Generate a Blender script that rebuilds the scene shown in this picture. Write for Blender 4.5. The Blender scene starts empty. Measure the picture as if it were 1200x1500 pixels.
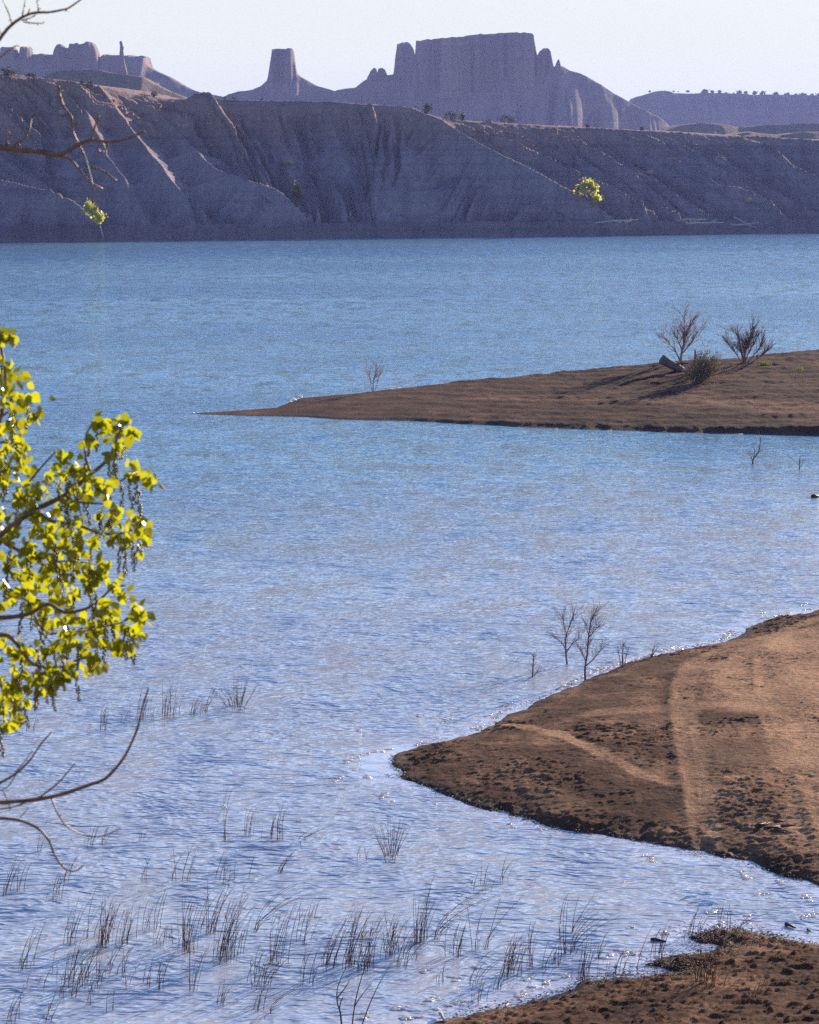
import bpy, math, random
import numpy as np
from mathutils import Vector

random.seed(7)
RNG = np.random.default_rng(11)
SC = bpy.context.scene
COL = SC.collection
R = math.radians

# ------------------------------------------------------------------ camera
F = 100.0 / 36.0 * 1500.0          # focal length in units of the 1200x1500 photograph
HZ = 250.0                          # row of the level horizon
CZ = 12.0                           # eye height above the lake
PITCH = math.atan((750 - HZ) / F)
cam = bpy.data.cameras.new('camera')
cam.sensor_fit = 'VERTICAL'
cam.sensor_height = 36.0
cam.lens = 100.0
cam.clip_start = 0.1
cam.clip_end = 20000
cam.dof.use_dof = True
cam.dof.focus_distance = 75
cam.dof.aperture_fstop = 11
camo = bpy.data.objects.new('camera', cam)
COL.objects.link(camo)
camo.location = (0, 0, CZ)
camo.rotation_euler = (math.pi / 2 - PITCH, 0, 0)
SC.camera = camo
CP, SP = math.cos(PITCH), math.sin(PITCH)


def ray(px, py):
    u = (px - 600) / F
    v = (750 - py) / F
    return u, CP + v * SP, -SP + v * CP


def onz(px, py, z=0.0):
    """where the sight line meets the level z"""
    x, y, w = ray(px, py)
    t = (z - CZ) / w
    return (x * t, y * t, z)


def ond(px, py, d):
    """the point on the sight line d metres down the valley"""
    x, y, w = ray(px, py)
    t = d / y
    return (x * t, d, CZ + w * t)


def ppm(d):
    return F / d


# ------------------------------------------------------------------ numpy noise
def _h(ix, iy, seed):
    n = (ix.astype(np.int64) * 374761393 + iy.astype(np.int64) * 668265263 + seed * 1442695041) & 0xFFFFFFFF
    n = ((n ^ (n >> 13)) * 1274126177) & 0xFFFFFFFF
    n = ((n ^ (n >> 16)) * 2246822519) & 0xFFFFFFFF
    n = n ^ (n >> 15)
    return (n & 0xFFFFFF) / float(0xFFFFFF)


def vn(x, y, seed=0):
    x = np.asarray(x, float); y = np.asarray(y, float)
    x, y = np.broadcast_arrays(x, y)
    ix = np.floor(x); iy = np.floor(y)
    fx = x - ix; fy = y - iy
    fx = fx * fx * fx * (fx * (fx * 6 - 15) + 10); fy = fy * fy * fy * (fy * (fy * 6 - 15) + 10)
    a = _h(ix, iy, seed); b = _h(ix + 1, iy, seed); c = _h(ix, iy + 1, seed); d = _h(ix + 1, iy + 1, seed)
    return (a + (b - a) * fx) * (1 - fy) + (c + (d - c) * fx) * fy


def fbm(x, y, oct=4, seed=0, gain=0.5):
    s = 0; a = 1.0; t = 0
    for i in range(oct):
        s = s + a * (vn(x * 2 ** i + 17.3 * i, y * 2 ** i - 9.1 * i, seed + i * 7) - 0.5)
        t += a; a *= gain
    return s / t * 2            # about -1..1


def sst(a, b, x):
    t = np.clip((x - a) / (b - a), 0, 1)
    return t * t * (3 - 2 * t)


def pl_dist(X, Y, pts):
    """distance to a polyline, height and arc length at the foot, and side"""
    best = np.full(X.shape, 1e9); hz = np.zeros(X.shape); arc = np.zeros(X.shape); side = np.zeros(X.shape)
    s = 0.0
    for (x0, y0, z0), (x1, y1, z1) in zip(pts, pts[1:]):
        dx, dy = x1 - x0, y1 - y0
        L = math.hypot(dx, dy) + 1e-9
        t = np.clip(((X - x0) * dx + (Y - y0) * dy) / (L * L), 0, 1)
        d = np.hypot(X - (x0 + t * dx), Y - (y0 + t * dy))
        m = d < best
        best = np.where(m, d, best); hz = np.where(m, z0 + t * (z1 - z0), hz)
        arc = np.where(m, s + t * L, arc)
        side = np.where(m, np.sign(dx * (Y - y0) - dy * (X - x0)), side)
        s += L
    return best, hz, arc, side


def inside(X, Y, poly):
    c = np.zeros(X.shape, bool)
    n = len(poly)
    for i in range(n):
        x0, y0 = poly[i][:2]; x1, y1 = poly[(i + 1) % n][:2]
        if y0 == y1:
            continue
        c ^= ((y0 > Y) != (y1 > Y)) & (X < (x1 - x0) * (Y - y0) / (y1 - y0) + x0)
    return c


def smooth_poly(pts, n=4):
    """Catmull-Rom through points"""
    out = []
    P = [np.array(p, float) for p in pts]
    for i in range(len(P) - 1):
        p0 = P[max(i - 1, 0)]; p1 = P[i]; p2 = P[i + 1]; p3 = P[min(i + 2, len(P) - 1)]
        for k in range(n):
            t = k / n
            out.append(0.5 * ((2 * p1) + (-p0 + p2) * t + (2 * p0 - 5 * p1 + 4 * p2 - p3) * t * t + (-p0 + 3 * p1 - 3 * p2 + p3) * t ** 3))
    out.append(P[-1])
    return [tuple(p) for p in out]


# ------------------------------------------------------------------ mesh helpers
def link(name, me, mat=None, parent=None):
    o = bpy.data.objects.new(name, me)
    COL.objects.link(o)
    if mat is not None and me is not None:
        me.materials.clear()
        me.materials.append(mat)
    if parent is not None:
        o.parent = parent
    return o


def tag(o, label=None, cat=None, group=None, kind=None):
    if label: o['label'] = label
    if cat: o['category'] = cat
    if group: o['group'] = group
    if kind: o['kind'] = kind
    return o


def empty(name, loc, rz=0.0, s=1.0):
    o = bpy.data.objects.new(name, None)
    o.empty_display_size = 0.2
    COL.objects.link(o)
    o.location = loc; o.rotation_euler = (0, 0, rz); o.scale = (s, s, s)
    return o


def grid_mesh(name, X, Y, Z, attrs=None, smooth=True, keep=None):
    ny, nx = X.shape
    co = np.stack([X, Y, Z], -1).reshape(-1, 3).astype(np.float32)
    i = np.arange(ny * nx).reshape(ny, nx)
    q = np.stack([i[:-1, :-1], i[:-1, 1:], i[1:, 1:], i[1:, :-1]], -1).reshape(-1, 4)
    if keep is not None:
        k = (keep[:-1, :-1] | keep[:-1, 1:] | keep[1:, 1:] | keep[1:, :-1]).reshape(-1)
        q = q[k]
        used = np.zeros(ny * nx, bool); used[q.reshape(-1)] = True
        rem = np.cumsum(used) - 1
        q = rem[q]; co = co[used]
        if attrs:
            attrs = {a: v.reshape(-1)[used] for a, v in attrs.items()}
    me = bpy.data.meshes.new(name)
    me.vertices.add(len(co)); me.vertices.foreach_set('co', co.reshape(-1))
    me.loops.add(len(q) * 4); me.loops.foreach_set('vertex_index', q.reshape(-1).astype(np.int32))
    me.polygons.add(len(q))
    me.polygons.foreach_set('loop_start', np.arange(0, len(q) * 4, 4, dtype=np.int32))
    me.polygons.foreach_set('use_smooth', np.full(len(q), smooth))
    me.update(calc_edges=True)
    if attrs:
        for a, v in attrs.items():
            at = me.attributes.new(a, 'FLOAT', 'POINT')
            at.data.foreach_set('value', np.asarray(v, np.float32).reshape(-1))
    return me


class MB:
    """collects tubes and leaves into one mesh"""
    def __init__(s):
        s.v = []; s.f = []

    def tube(s, pts, r0, r1=None, sides=5, cap=True, jitter=0.0):
        pts = [Vector(p) for p in pts]
        n = len(pts)
        if r1 is None and not isinstance(r0, (list, tuple)): r1 = r0 * 0.35
        rad = list(r0) if isinstance(r0, (list, tuple)) else [r0 + (r1 - r0) * (i / max(1, n - 1)) for i in range(n)]
        base = len(s.v)
        up = Vector((0.31, 0.22, 0.93))
        for i, p in enumerate(pts):
            t = (pts[min(i + 1, n - 1)] - pts[max(i - 1, 0)])
            if t.length < 1e-9: t = Vector((0, 0, 1))
            t.normalize()
            a = t.cross(up)
            if a.length < 0.15: a = t.cross(Vector((1, 0, 0)))
            a.normalize(); b = t.cross(a)
            for k in range(sides):
                an = 2 * math.pi * k / sides
                rr = rad[i] * (1 + jitter * random.uniform(-1, 1))
                s.v.append(tuple(p + a * math.cos(an) * rr + b * math.sin(an) * rr))
        for i in range(n - 1):
            for k in range(sides):
                s.f.append((base + i * sides + k, base + i * sides + (k + 1) % sides,
                            base + (i + 1) * sides + (k + 1) % sides, base + (i + 1) * sides + k))
        if cap:
            s.f.append(tuple(base + (n - 1) * sides + k for k in range(sides)))
            s.f.append(tuple(base + k for k in reversed(range(sides))))

    def lump(s, c, rx, ry, rz, seed=0, rough=0.3, n=6, m=8):
        c = Vector(c); base = len(s.v)
        rr = random.Random(seed)
        ph = [rr.uniform(0, 6.3) for _ in range(6)]
        s.v.append(tuple(c - Vector((0, 0, rz))))
        for i in range(1, n):
            th = math.pi * i / n
            for k in range(m):
                an = 2 * math.pi * k / m
                q = 1 + rough * (0.5 * math.sin(2 * an + ph[0]) + 0.4 * math.sin(3 * an + ph[1] + th * 2) + 0.5 * math.sin(3 * th + ph[2] + an)) + rr.uniform(-.3, .3) * rough
                s.v.append(tuple(c + Vector((math.sin(th) * math.cos(an) * rx * q, math.sin(th) * math.sin(an) * ry * q, -math.cos(th) * rz * q))))
        s.v.append(tuple(c + Vector((0, 0, rz))))
        top = len(s.v) - 1
        for k in range(m):
            s.f.append((base, base + 1 + (k + 1) % m, base + 1 + k))
            s.f.append((top, base + 1 + (n - 2) * m + k, base + 1 + (n - 2) * m + (k + 1) % m))
        for i in range(n - 2):
            for k in range(m):
                a = base + 1 + i * m
                s.f.append((a + k, a + (k + 1) % m, a + m + (k + 1) % m, a + m + k))

    def mesh(s, name, smooth=True):
        me = bpy.data.meshes.new(name)
        me.from_pydata(s.v, [], s.f)
        if smooth:
            me.polygons.foreach_set('use_smooth', [True] * len(me.polygons))
        me.update()
        return me

    def build(s, name, mat, parent=None, smooth=True):
        return link(name, s.mesh(name, smooth), mat, parent)


# ------------------------------------------------------------------ materials
def mat_new(name):
    m = bpy.data.materials.new(name)
    m.use_nodes = True
    nt = m.node_tree
    for n in list(nt.nodes): nt.nodes.remove(n)
    out = nt.nodes.new('ShaderNodeOutputMaterial')
    return m, nt, out


def N(nt, t, **kw):
    n = nt.nodes.new(t)
    for k, v in kw.items():
        if k == 'inp':
            for a, b in v.items(): n.inputs[a].default_value = b
        else:
            setattr(n, k, v)
    return n


def ramp(nt, fac, stops):
    n = nt.nodes.new('ShaderNodeValToRGB')
    cr = n.color_ramp
    while len(cr.elements) > 2: cr.elements.remove(cr.elements[0])
    for i, (p, c) in enumerate(stops):
        if len(c) == 3: c = (*c, 1)
        if i < 2:
            e = cr.elements[i]; e.position = p; e.color = c
        else:
            e = cr.elements.new(p); e.color = c
    nt.links.new(fac, n.inputs[0])
    return n.outputs[0]


def noise(nt, vec, scale, detail=4, rough=0.55, col=False):
    n = N(nt, 'ShaderNodeTexNoise', inp={'Scale': scale, 'Detail': detail, 'Roughness': rough})
    nt.links.new(vec, n.inputs['Vector'])
    return n.outputs['Color' if col else 'Fac']


def mapping(nt, vec, scale=(1, 1, 1), rot=(0, 0, 0)):
    n = N(nt, 'ShaderNodeMapping')
    n.inputs['Scale'].default_value = scale; n.inputs['Rotation'].default_value = rot
    nt.links.new(vec, n.inputs['Vector'])
    return n.outputs[0]


def math_n(nt, op, a, b=None, c=None):
    n = N(nt, 'ShaderNodeMath', operation=op)
    for i, v in enumerate((a, b, c)):
        if v is None: continue
        if hasattr(v, 'is_output'): nt.links.new(v, n.inputs[i])
        else: n.inputs[i].default_value = v
    return n.outputs[0]


def mixc(nt, fac, a, b, mode='MIX'):
    n = N(nt, 'ShaderNodeMix', data_type='RGBA', blend_type=mode)
    for idx, v in ((0, fac), (6, a), (7, b)):
        if hasattr(v, 'is_output'): nt.links.new(v, n.inputs[idx])
        elif idx == 0: n.inputs[0].default_value = v
        else: n.inputs[idx].default_value = (*v, 1) if len(v) == 3 else v
    return n.outputs[2]


def simple(name, c1, c2, scale=6.0, rough=0.85, spec=0.2, detail=4):
    m, nt, out = mat_new(name)
    tc = N(nt, 'ShaderNodeTexCoord')
    f = noise(nt, tc.outputs['Object'], scale, detail)
    col = ramp(nt, f, [(0.3, c1), (0.7, c2)])
    b = N(nt, 'ShaderNodeBsdfPrincipled', inp={'Roughness': rough, 'Specular IOR Level': spec})
    nt.links.new(col, b.inputs['Base Color'])
    nt.links.new(b.outputs[0], out.inputs[0])
    return m


def rock_mat(name, lo, hi, band, zs, fleck=1.0, gscale=1.0, beds=None):
    """layered badlands earth: level strata in z, speckle of stones, blotches"""
    m, nt, out = mat_new(name)
    g = N(nt, 'ShaderNodeNewGeometry')
    pos = g.outputs['Position']
    blotch = noise(nt, pos, 0.06 * gscale, 5, 0.6)
    strat = noise(nt, mapping(nt, pos, (0.02 * zs, 0.02 * zs, 0.9 * zs)), 1.0, 5, 0.7)
    speck = noise(nt, pos, 1.6 * gscale, 6, 0.75)
    streak = noise(nt, mapping(nt, pos, (0.35 * gscale, 0.05 * gscale, 0.05 * gscale), (0, 0, 0.5)), 1.0, 5, 0.65)
    c = ramp(nt, strat, [(0.32, lo), (0.5, hi), (0.68, band)])
    c = mixc(nt, math_n(nt, 'MULTIPLY', ramp(nt, blotch, [(0.35, (0, 0, 0)), (0.65, (1, 1, 1))]), 0.55), c, hi)
    k = ramp(nt, speck, [(0.30, (0.45, 0.45, 0.47)), (0.48, (1, 1, 1)), (0.70, (1.28, 1.24, 1.2))])
    c = mixc(nt, 0.85 * fleck, c, k, 'MULTIPLY')
    k2 = ramp(nt, streak, [(0.35, (0.72, 0.72, 0.75)), (0.6, (1.1, 1.08, 1.06))])
    c = mixc(nt, 0.8, c, k2, 'MULTIPLY')
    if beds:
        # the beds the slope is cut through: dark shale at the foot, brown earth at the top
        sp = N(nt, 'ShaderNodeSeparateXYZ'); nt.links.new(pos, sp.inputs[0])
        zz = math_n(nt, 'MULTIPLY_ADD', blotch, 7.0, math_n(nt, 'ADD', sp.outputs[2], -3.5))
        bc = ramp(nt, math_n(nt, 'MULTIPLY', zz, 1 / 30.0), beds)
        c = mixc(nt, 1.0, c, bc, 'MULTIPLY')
    b = N(nt, 'ShaderNodeBsdfPrincipled', inp={'Roughness': 0.95, 'Specular IOR Level': 0.1})
    nt.links.new(c, b.inputs['Base Color'])
    bp = N(nt, 'ShaderNodeBump', inp={'Strength': 0.7, 'Distance': 0.5 / gscale})
    nt.links.new(speck, bp.inputs['Height'])
    nt.links.new(bp.outputs[0], b.inputs['Normal'])
    nt.links.new(b.outputs[0], out.inputs[0])
    return m


def dirt_mat(name, dark, mid, tan, scale=1.0):
    """beach earth: attribute 'tan' marks compacted pale wheel tracks, 'wet' the soaked edge"""
    m, nt, out = mat_new(name)
    g = N(nt, 'ShaderNodeNewGeometry')
    pos = g.outputs['Position']
    a = N(nt, 'ShaderNodeAttribute', attribute_name='tan')
    w = N(nt, 'ShaderNodeAttribute', attribute_name='wet')
    n1 = noise(nt, mapping(nt, pos, (0.9 * scale, 0.55 * scale, 1)), 1.0, 6, 0.65)
    n2 = noise(nt, pos, 9 * scale, 6, 0.75)
    n3 = noise(nt, pos, 45 * scale, 3, 0.7)
    c = ramp(nt, n1, [(0.34, dark), (0.52, mid), (0.70, tuple(0.5 * (p + q) for p, q in zip(mid, tan)))])
    tf = math_n(nt, 'MULTIPLY', a.outputs['Fac'], ramp(nt, n2, [(0.3, (0.25,) * 3), (0.6, (1,) * 3)]))
    c = mixc(nt, tf, c, tan)
    c = mixc(nt, 0.9, c, ramp(nt, n2, [(0.30, (0.45, 0.43, 0.42)), (0.5, (1, 1, 1)), (0.72, (1.35, 1.3, 1.25))]), 'MULTIPLY')
    c = mixc(nt, 0.6, c, ramp(nt, n3, [(0.3, (0.4, 0.4, 0.4)), (0.5, (1, 1, 1)), (0.72, (1.8, 1.72, 1.65))]), 'MULTIPLY')
    c = mixc(nt, w.outputs['Fac'], c, mixc(nt, 1.0, c, (0.62, 0.6, 0.62), 'MULTIPLY'))
    b = N(nt, 'ShaderNodeBsdfPrincipled', inp={'Specular IOR Level': 0.06})
    nt.links.new(c, b.inputs['Base Color'])
    rg = math_n(nt, 'MULTIPLY_ADD', w.outputs['Fac'], -0.4, 0.98)
    nt.links.new(rg, b.inputs['Roughness'])
    bp = N(nt, 'ShaderNodeBump', inp={'Strength': 0.9, 'Distance': 0.05 / scale})
    nt.links.new(n2, bp.inputs['Height'])
    nt.links.new(bp.outputs[0], b.inputs['Normal'])
    nt.links.new(b.outputs[0], out.inputs[0])
    return m


def leaf_mat(name, c1, c2, trans, gloss=0.35, tw=0.5):
    m, nt, out = mat_new(name)
    g = N(nt, 'ShaderNodeNewGeometry')
    rnd = N(nt, 'ShaderNodeTexNoise', inp={'Scale': 9.0, 'Detail': 2.0})
    nt.links.new(g.outputs['Position'], rnd.inputs['Vector'])
    c = ramp(nt, rnd.outputs['Fac'], [(0.35, c1), (0.65, c2)])
    d = N(nt, 'ShaderNodeBsdfPrincipled', inp={'Roughness': gloss, 'Specular IOR Level': 0.5})
    nt.links.new(c, d.inputs['Base Color'])
    t = N(nt, 'ShaderNodeBsdfTranslucent')
    t.inputs['Color'].default_value = (*trans, 1)
    mx = N(nt, 'ShaderNodeMixShader')
    mx.inputs[0].default_value = tw
    nt.links.new(d.outputs[0], mx.inputs[1]); nt.links.new(t.outputs[0], mx.inputs[2])
    nt.links.new(mx.outputs[0], out.inputs[0])
    return m


def water_mat():
    m, nt, out = mat_new('lake_water')
    # height of the chop at a point, used three times for its slope
    grp = bpy.data.node_groups.new('wave_height', 'ShaderNodeTree')
    grp.interface.new_socket('Vector', in_out='INPUT', socket_type='NodeSocketVector')
    grp.interface.new_socket('Height', in_out='OUTPUT', socket_type='NodeSocketFloat')
    gi = grp.nodes.new('NodeGroupInput'); go = grp.nodes.new('NodeGroupOutput')
    vec = gi.outputs[0]
    warp = noise(grp, mapping(grp, vec, (0.35, 0.35, 1)), 1.0, 2, 0.5, col=True)
    vm = N(grp, 'ShaderNodeVectorMath', operation='MULTIPLY_ADD')
    grp.links.new(warp, vm.inputs[0]); vm.inputs[1].default_value = (1.2, 1.2, 0); grp.links.new(vec, vm.inputs[2])
    v2 = vm.outputs[0]
    A = noise(grp, mapping(grp, v2, (0.60, 1.35, 1), (0, 0, 0.12)), 1.0, 1.5, 0.45)
    B = noise(grp, mapping(grp, v2, (1.7, 3.1, 1), (0, 0, -0.22)), 1.0, 2.0, 0.5)
    C = noise(grp, mapping(grp, v2, (4.0, 7.0, 1), (0, 0, 0.3)), 1.0, 2.0, 0.5)
    ridge = math_n(grp, 'SUBTRACT', 1.0, math_n(grp, 'ABSOLUTE', math_n(grp, 'MULTIPLY_ADD', B, 2.0, -1.0)))
    h = math_n(grp, 'MULTIPLY', A, WAVE[0])
    h = math_n(grp, 'MULTIPLY_ADD', ridge, WAVE[1], h)
    h = math_n(grp, 'MULTIPLY_ADD', C, WAVE[2], h)
    grp.links.new(h, go.inputs[0])

    g = N(nt, 'ShaderNodeNewGeometry')
    pos = g.outputs['Position']
    eps = 0.03
    hs = []
    for off in ((0, 0, 0), (eps, 0, 0), (0, eps, 0)):
        va = N(nt, 'ShaderNodeVectorMath', operation='ADD')
        nt.links.new(pos, va.inputs[0]); va.inputs[1].default_value = off
        gn = nt.nodes.new('ShaderNodeGroup'); gn.node_tree = grp
        nt.links.new(va.outputs[0], gn.inputs[0]); hs.append(gn.outputs[0])
    # gusts: wide lanes where the chop is stronger or weaker; calmer in the lee by the shore
    gust = noise(nt, mapping(nt, pos, (0.016, 0.028, 1), (0, 0, 0.15)), 1.0, 3, 0.55)
    gust = ramp(nt, gust, [(0.32, (0.62,) * 3), (0.68, (1.2,) * 3)])
    calm = N(nt, 'ShaderNodeAttribute', attribute_name='calm')
    gust = math_n(nt, 'MULTIPLY', gust, math_n(nt, 'MULTIPLY_ADD', calm.outputs['Fac'], -0.75, 1.0))
    sx = math_n(nt, 'MULTIPLY', math_n(nt, 'MULTIPLY', math_n(nt, 'SUBTRACT', hs[0], hs[1]), 1 / eps), gust)
    sy = math_n(nt, 'MULTIPLY', math_n(nt, 'MULTIPLY', math_n(nt, 'SUBTRACT', hs[0], hs[2]), 1 / eps), gust)
    swell = noise(nt, mapping(nt, pos, (0.55, 0.20, 1), (0, 0, 0.2)), 1.0, 5, 0.75)
    lift = math_n(nt, 'MULTIPLY', math_n(nt, 'SUBTRACT', swell, 0.5), math_n(nt, 'MULTIPLY_ADD', calm.outputs['Fac'], -1.0, 1.15))
    sy = math_n(nt, 'ADD', sy, lift)
    cb = N(nt, 'ShaderNodeCombineXYZ')
    nt.links.new(sx, cb.inputs[0]); nt.links.new(sy, cb.inputs[1]); cb.inputs[2].default_value = 1
    nz = N(nt, 'ShaderNodeVectorMath', operation='NORMALIZE')
    nt.links.new(cb.outputs[0], nz.inputs[0])
    deep = noise(nt, mapping(nt, pos, (0.012, 0.02, 1)), 1.0, 3, 0.5)
    body = ramp(nt, deep, [(0.35, WBODY[0]), (0.65, WBODY[1])])
    shal = N(nt, 'ShaderNodeAttribute', attribute_name='shallow_sheen')
    body = mixc(nt, shal.outputs['Fac'], body, (0.50, 0.475, 0.58))  # silt of the shallows, plus sky reflection put into the body colour
    b = N(nt, 'ShaderNodeBsdfPrincipled', inp={'Roughness': WROUGH, 'IOR': 1.33, 'Specular IOR Level': 0.5})
    nt.links.new(body, b.inputs['Base Color'])
    nt.links.new(nz.outputs[0], b.inputs['Normal'])
    nt.links.new(b.outputs[0], out.inputs[0])
    return m


WAVE = (0.118, 0.076, 0.017)
WBODY = ((0.11, 0.235, 0.39), (0.165, 0.315, 0.44))
WROUGH = 0.10

M = {}
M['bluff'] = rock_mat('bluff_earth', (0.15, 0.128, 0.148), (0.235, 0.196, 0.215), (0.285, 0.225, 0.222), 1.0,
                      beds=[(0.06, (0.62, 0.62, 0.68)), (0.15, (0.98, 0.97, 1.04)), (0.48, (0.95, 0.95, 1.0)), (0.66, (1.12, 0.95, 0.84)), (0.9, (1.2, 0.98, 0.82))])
M['mesa'] = rock_mat('mesa_rock', (0.17, 0.135, 0.132), (0.24, 0.185, 0.172), (0.29, 0.21, 0.18), 0.25, 0.5, 0.25)
M['hill'] = rock_mat('hill_earth', (0.19, 0.15, 0.13), (0.27, 0.20, 0.165), (0.30, 0.22, 0.17), 0.4, 0.9, 0.5)
M['sandbar'] = dirt_mat('sandbar_gravel', (0.030, 0.014, 0.010), (0.066, 0.030, 0.021), (0.22, 0.112, 0.068), 0.6)
M['beach'] = dirt_mat('beach_dirt', (0.044, 0.021, 0.014), (0.104, 0.049, 0.029), (0.48, 0.27, 0.16), 1.0)
M['ground'] = simple('ground_earth', (0.16, 0.12, 0.10), (0.25, 0.19, 0.15), 0.03)
M['stem'] = simple('reed_stem', (0.07, 0.038, 0.028), (0.16, 0.092, 0.062), 3.0, 0.7)
M['stemr'] = simple('rust_stem', (0.09, 0.042, 0.026), (0.16, 0.08, 0.045), 3.0, 0.7)
M['twig'] = simple('sapling_bark', (0.13, 0.08, 0.07), (0.24, 0.155, 0.135), 5.0, 0.7)
M['twigpink'] = simple('dead_bark', (0.24, 0.15, 0.135), (0.36, 0.235, 0.21), 3.0, 0.7)
M['bark'] = simple('cottonwood_bark', (0.12, 0.068, 0.04), (0.24, 0.145, 0.09), 22.0, 0.55, 0.4)
M['log'] = simple('weathered_wood', (0.10, 0.068, 0.058), (0.18, 0.125, 0.11), 5.0, 0.8)
M['pale'] = simple('pale_driftwood', (0.35, 0.31, 0.28), (0.50, 0.45, 0.41), 5.0, 0.8)
M['dark'] = simple('wet_wood', (0.025, 0.018, 0.018), (0.05, 0.035, 0.03), 9.0, 0.6)
M['boulder'] = simple('boulder_rock', (0.20, 0.14, 0.12), (0.33, 0.24, 0.20), 0.8, 0.9)
M['juniper'] = leaf_mat('juniper_leaf', (0.035, 0.045, 0.025), (0.06, 0.065, 0.035), (0.06, 0.07, 0.02), 0.7, 0.2)
M['willow'] = leaf_mat('willow_leaf', (0.26, 0.26, 0.03), (0.38, 0.36, 0.05), (0.60, 0.58, 0.05), 0.5, 0.6)
M['willowlit'] = leaf_mat('willow_leaf_lit', (0.42, 0.42, 0.04), (0.55, 0.52, 0.06), (0.65, 0.62, 0.05), 0.5, 0.45)  # leaf colour lightened in place of the sun this willow misses
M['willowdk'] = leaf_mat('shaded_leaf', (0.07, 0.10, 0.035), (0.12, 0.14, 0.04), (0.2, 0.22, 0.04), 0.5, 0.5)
M['sage'] = leaf_mat('sagebrush_leaf', (0.10, 0.085, 0.04), (0.16, 0.13, 0.06), (0.14, 0.11, 0.03), 0.8, 0.3)
M['leaf'] = leaf_mat('cottonwood_leaf', (0.13, 0.14, 0.012), (0.19, 0.19, 0.018), (0.40, 0.41, 0.008), 0.28, 0.62)
M['catkin'] = leaf_mat('catkin_green', (0.14, 0.125, 0.035), (0.24, 0.21, 0.06), (0.28, 0.25, 0.04), 0.4, 0.25)
M['grass'] = leaf_mat('tuft_grass', (0.06, 0.085, 0.015), (0.10, 0.13, 0.02), (0.13, 0.17, 0.02), 0.6, 0.5)


def foam_glint_mat():
    m, nt, out = mat_new('foam_glint_white')
    b = N(nt, 'ShaderNodeBsdfPrincipled', inp={'Base Color': (0.86, 0.84, 0.82, 1), 'Roughness': 0.28, 'Specular IOR Level': 1.0})
    t = N(nt, 'ShaderNodeBsdfTranslucent'); t.inputs['Color'].default_value = (0.9, 0.86, 0.82, 1)
    mx = N(nt, 'ShaderNodeMixShader'); mx.inputs[0].default_value = 0.4
    nt.links.new(b.outputs[0], mx.inputs[1]); nt.links.new(t.outputs[0], mx.inputs[2])
    nt.links.new(mx.outputs[0], out.inputs[0])
    return m


M['foam_glints'] = foam_glint_mat()

# ------------------------------------------------------------------ light
SUN_EL, SUN_AZ = 15.5, 34.0           # azimuth clockwise from the view direction (+y)
sl = bpy.data.lights.new('sun', 'SUN')
sl.energy = 5.0; sl.angle = R(0.5); sl.color = (1.0, 0.83, 0.63)
so = bpy.data.objects.new('sun', sl); COL.objects.link(so)
sd = Vector((math.sin(R(SUN_AZ)) * math.cos(R(SUN_EL)), math.cos(R(SUN_AZ)) * math.cos(R(SUN_EL)), math.sin(R(SUN_EL))))
so.rotation_euler = sd.to_track_quat('Z', 'Y').to_euler()
so.location = (60, 90, 60)
w = bpy.data.worlds.new('World'); SC.world = w
w.use_nodes = True
nt = w.node_tree
bg = nt.nodes.get('Background') or nt.nodes.new('ShaderNodeBackground')
sky = nt.nodes.new('ShaderNodeTexSky')
sky.sky_type = 'NISHITA'; sky.sun_disc = False
sky.sun_elevation = R(SUN_EL); sky.sun_rotation = R(SUN_AZ)
sky.altitude = 1800; sky.air_density = 1.0; sky.dust_density = 0.2; sky.ozone_density = 3.0
# a pale band of air low over the horizon, the clear sky above it
gw = nt.nodes.new('ShaderNodeNewGeometry')
sep = nt.nodes.new('ShaderNodeSeparateXYZ'); nt.links.new(gw.outputs['Incoming'], sep.inputs[0])
el = math_n(nt, 'MULTIPLY', sep.outputs[2], -1.0)
mr = N(nt, 'ShaderNodeMapRange', interpolation_type='SMOOTHSTEP')
for i_, v_ in enumerate((None, 0.05, 0.20, 0.93, 0.0)):
    if v_ is not None: mr.inputs[i_].default_value = v_
nt.links.new(el, mr.inputs[0])
hz = mixc(nt, mr.outputs[0], sky.outputs[0], (3.46, 3.52, 2.98))
nt.links.new(hz, bg.inputs[0]); bg.inputs[1].default_value = 0.11
SC.view_settings.view_transform = 'Standard'
SC.view_settings.look = 'None'
SC.view_settings.exposure = 1.2
SC.view_settings.gamma = 1.0
SC.view_settings.use_curve_mapping = False
SC.render.engine = 'CYCLES'
SC.cycles.max_bounces = 6
SC.cycles.volume_bounces = 0
SC.cycles.caustics_reflective = False
SC.cycles.caustics_refractive = False
SC.cycles.use_denoising = False
SC.cycles.use_adaptive_sampling = False
SC.cycles.denoiser = 'OPENIMAGEDENOISE'
SC.cycles.denoising_input_passes = 'RGB_ALBEDO_NORMAL'

# ================================================================== SETTING
# ---- beach, shore and sandbar outlines on the water plane (photo outline laid on z = 0)
beach_up = [(572, 1106), (600, 1096), (650, 1086), (700, 1074), (738, 1046), (800, 1023), (850, 996), (900, 980), (960, 962), (1060, 940), (1110, 912), (1200, 893), (1320, 868), (1500, 840)]
beach_lo = [(1500, 1360), (1330, 1330), (1200, 1299), (1150, 1283), (1080, 1262), (1000, 1246), (900, 1226), (800, 1211), (720, 1186), (640, 1161), (600, 1142), (578, 1120)]
beach_poly = [onz(*p) for p in beach_up] + [(45, 80, 0), (45, 45, 0)] + [onz(*p) for p in beach_lo]
shore_line = [(300, 1560), (520, 1520), (650, 1497), (690, 1484), (770, 1468), (830, 1452), (850, 1440), (900, 1428), (960, 1432), (1000, 1424), (948, 1414), (990, 1401), (1035, 1397), (1050, 1386), (1002, 1373), (1040, 1366), (1085, 1361), (1115, 1367), (1150, 1374), (1200, 1384), (1300, 1392), (1450, 1398)]
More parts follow.
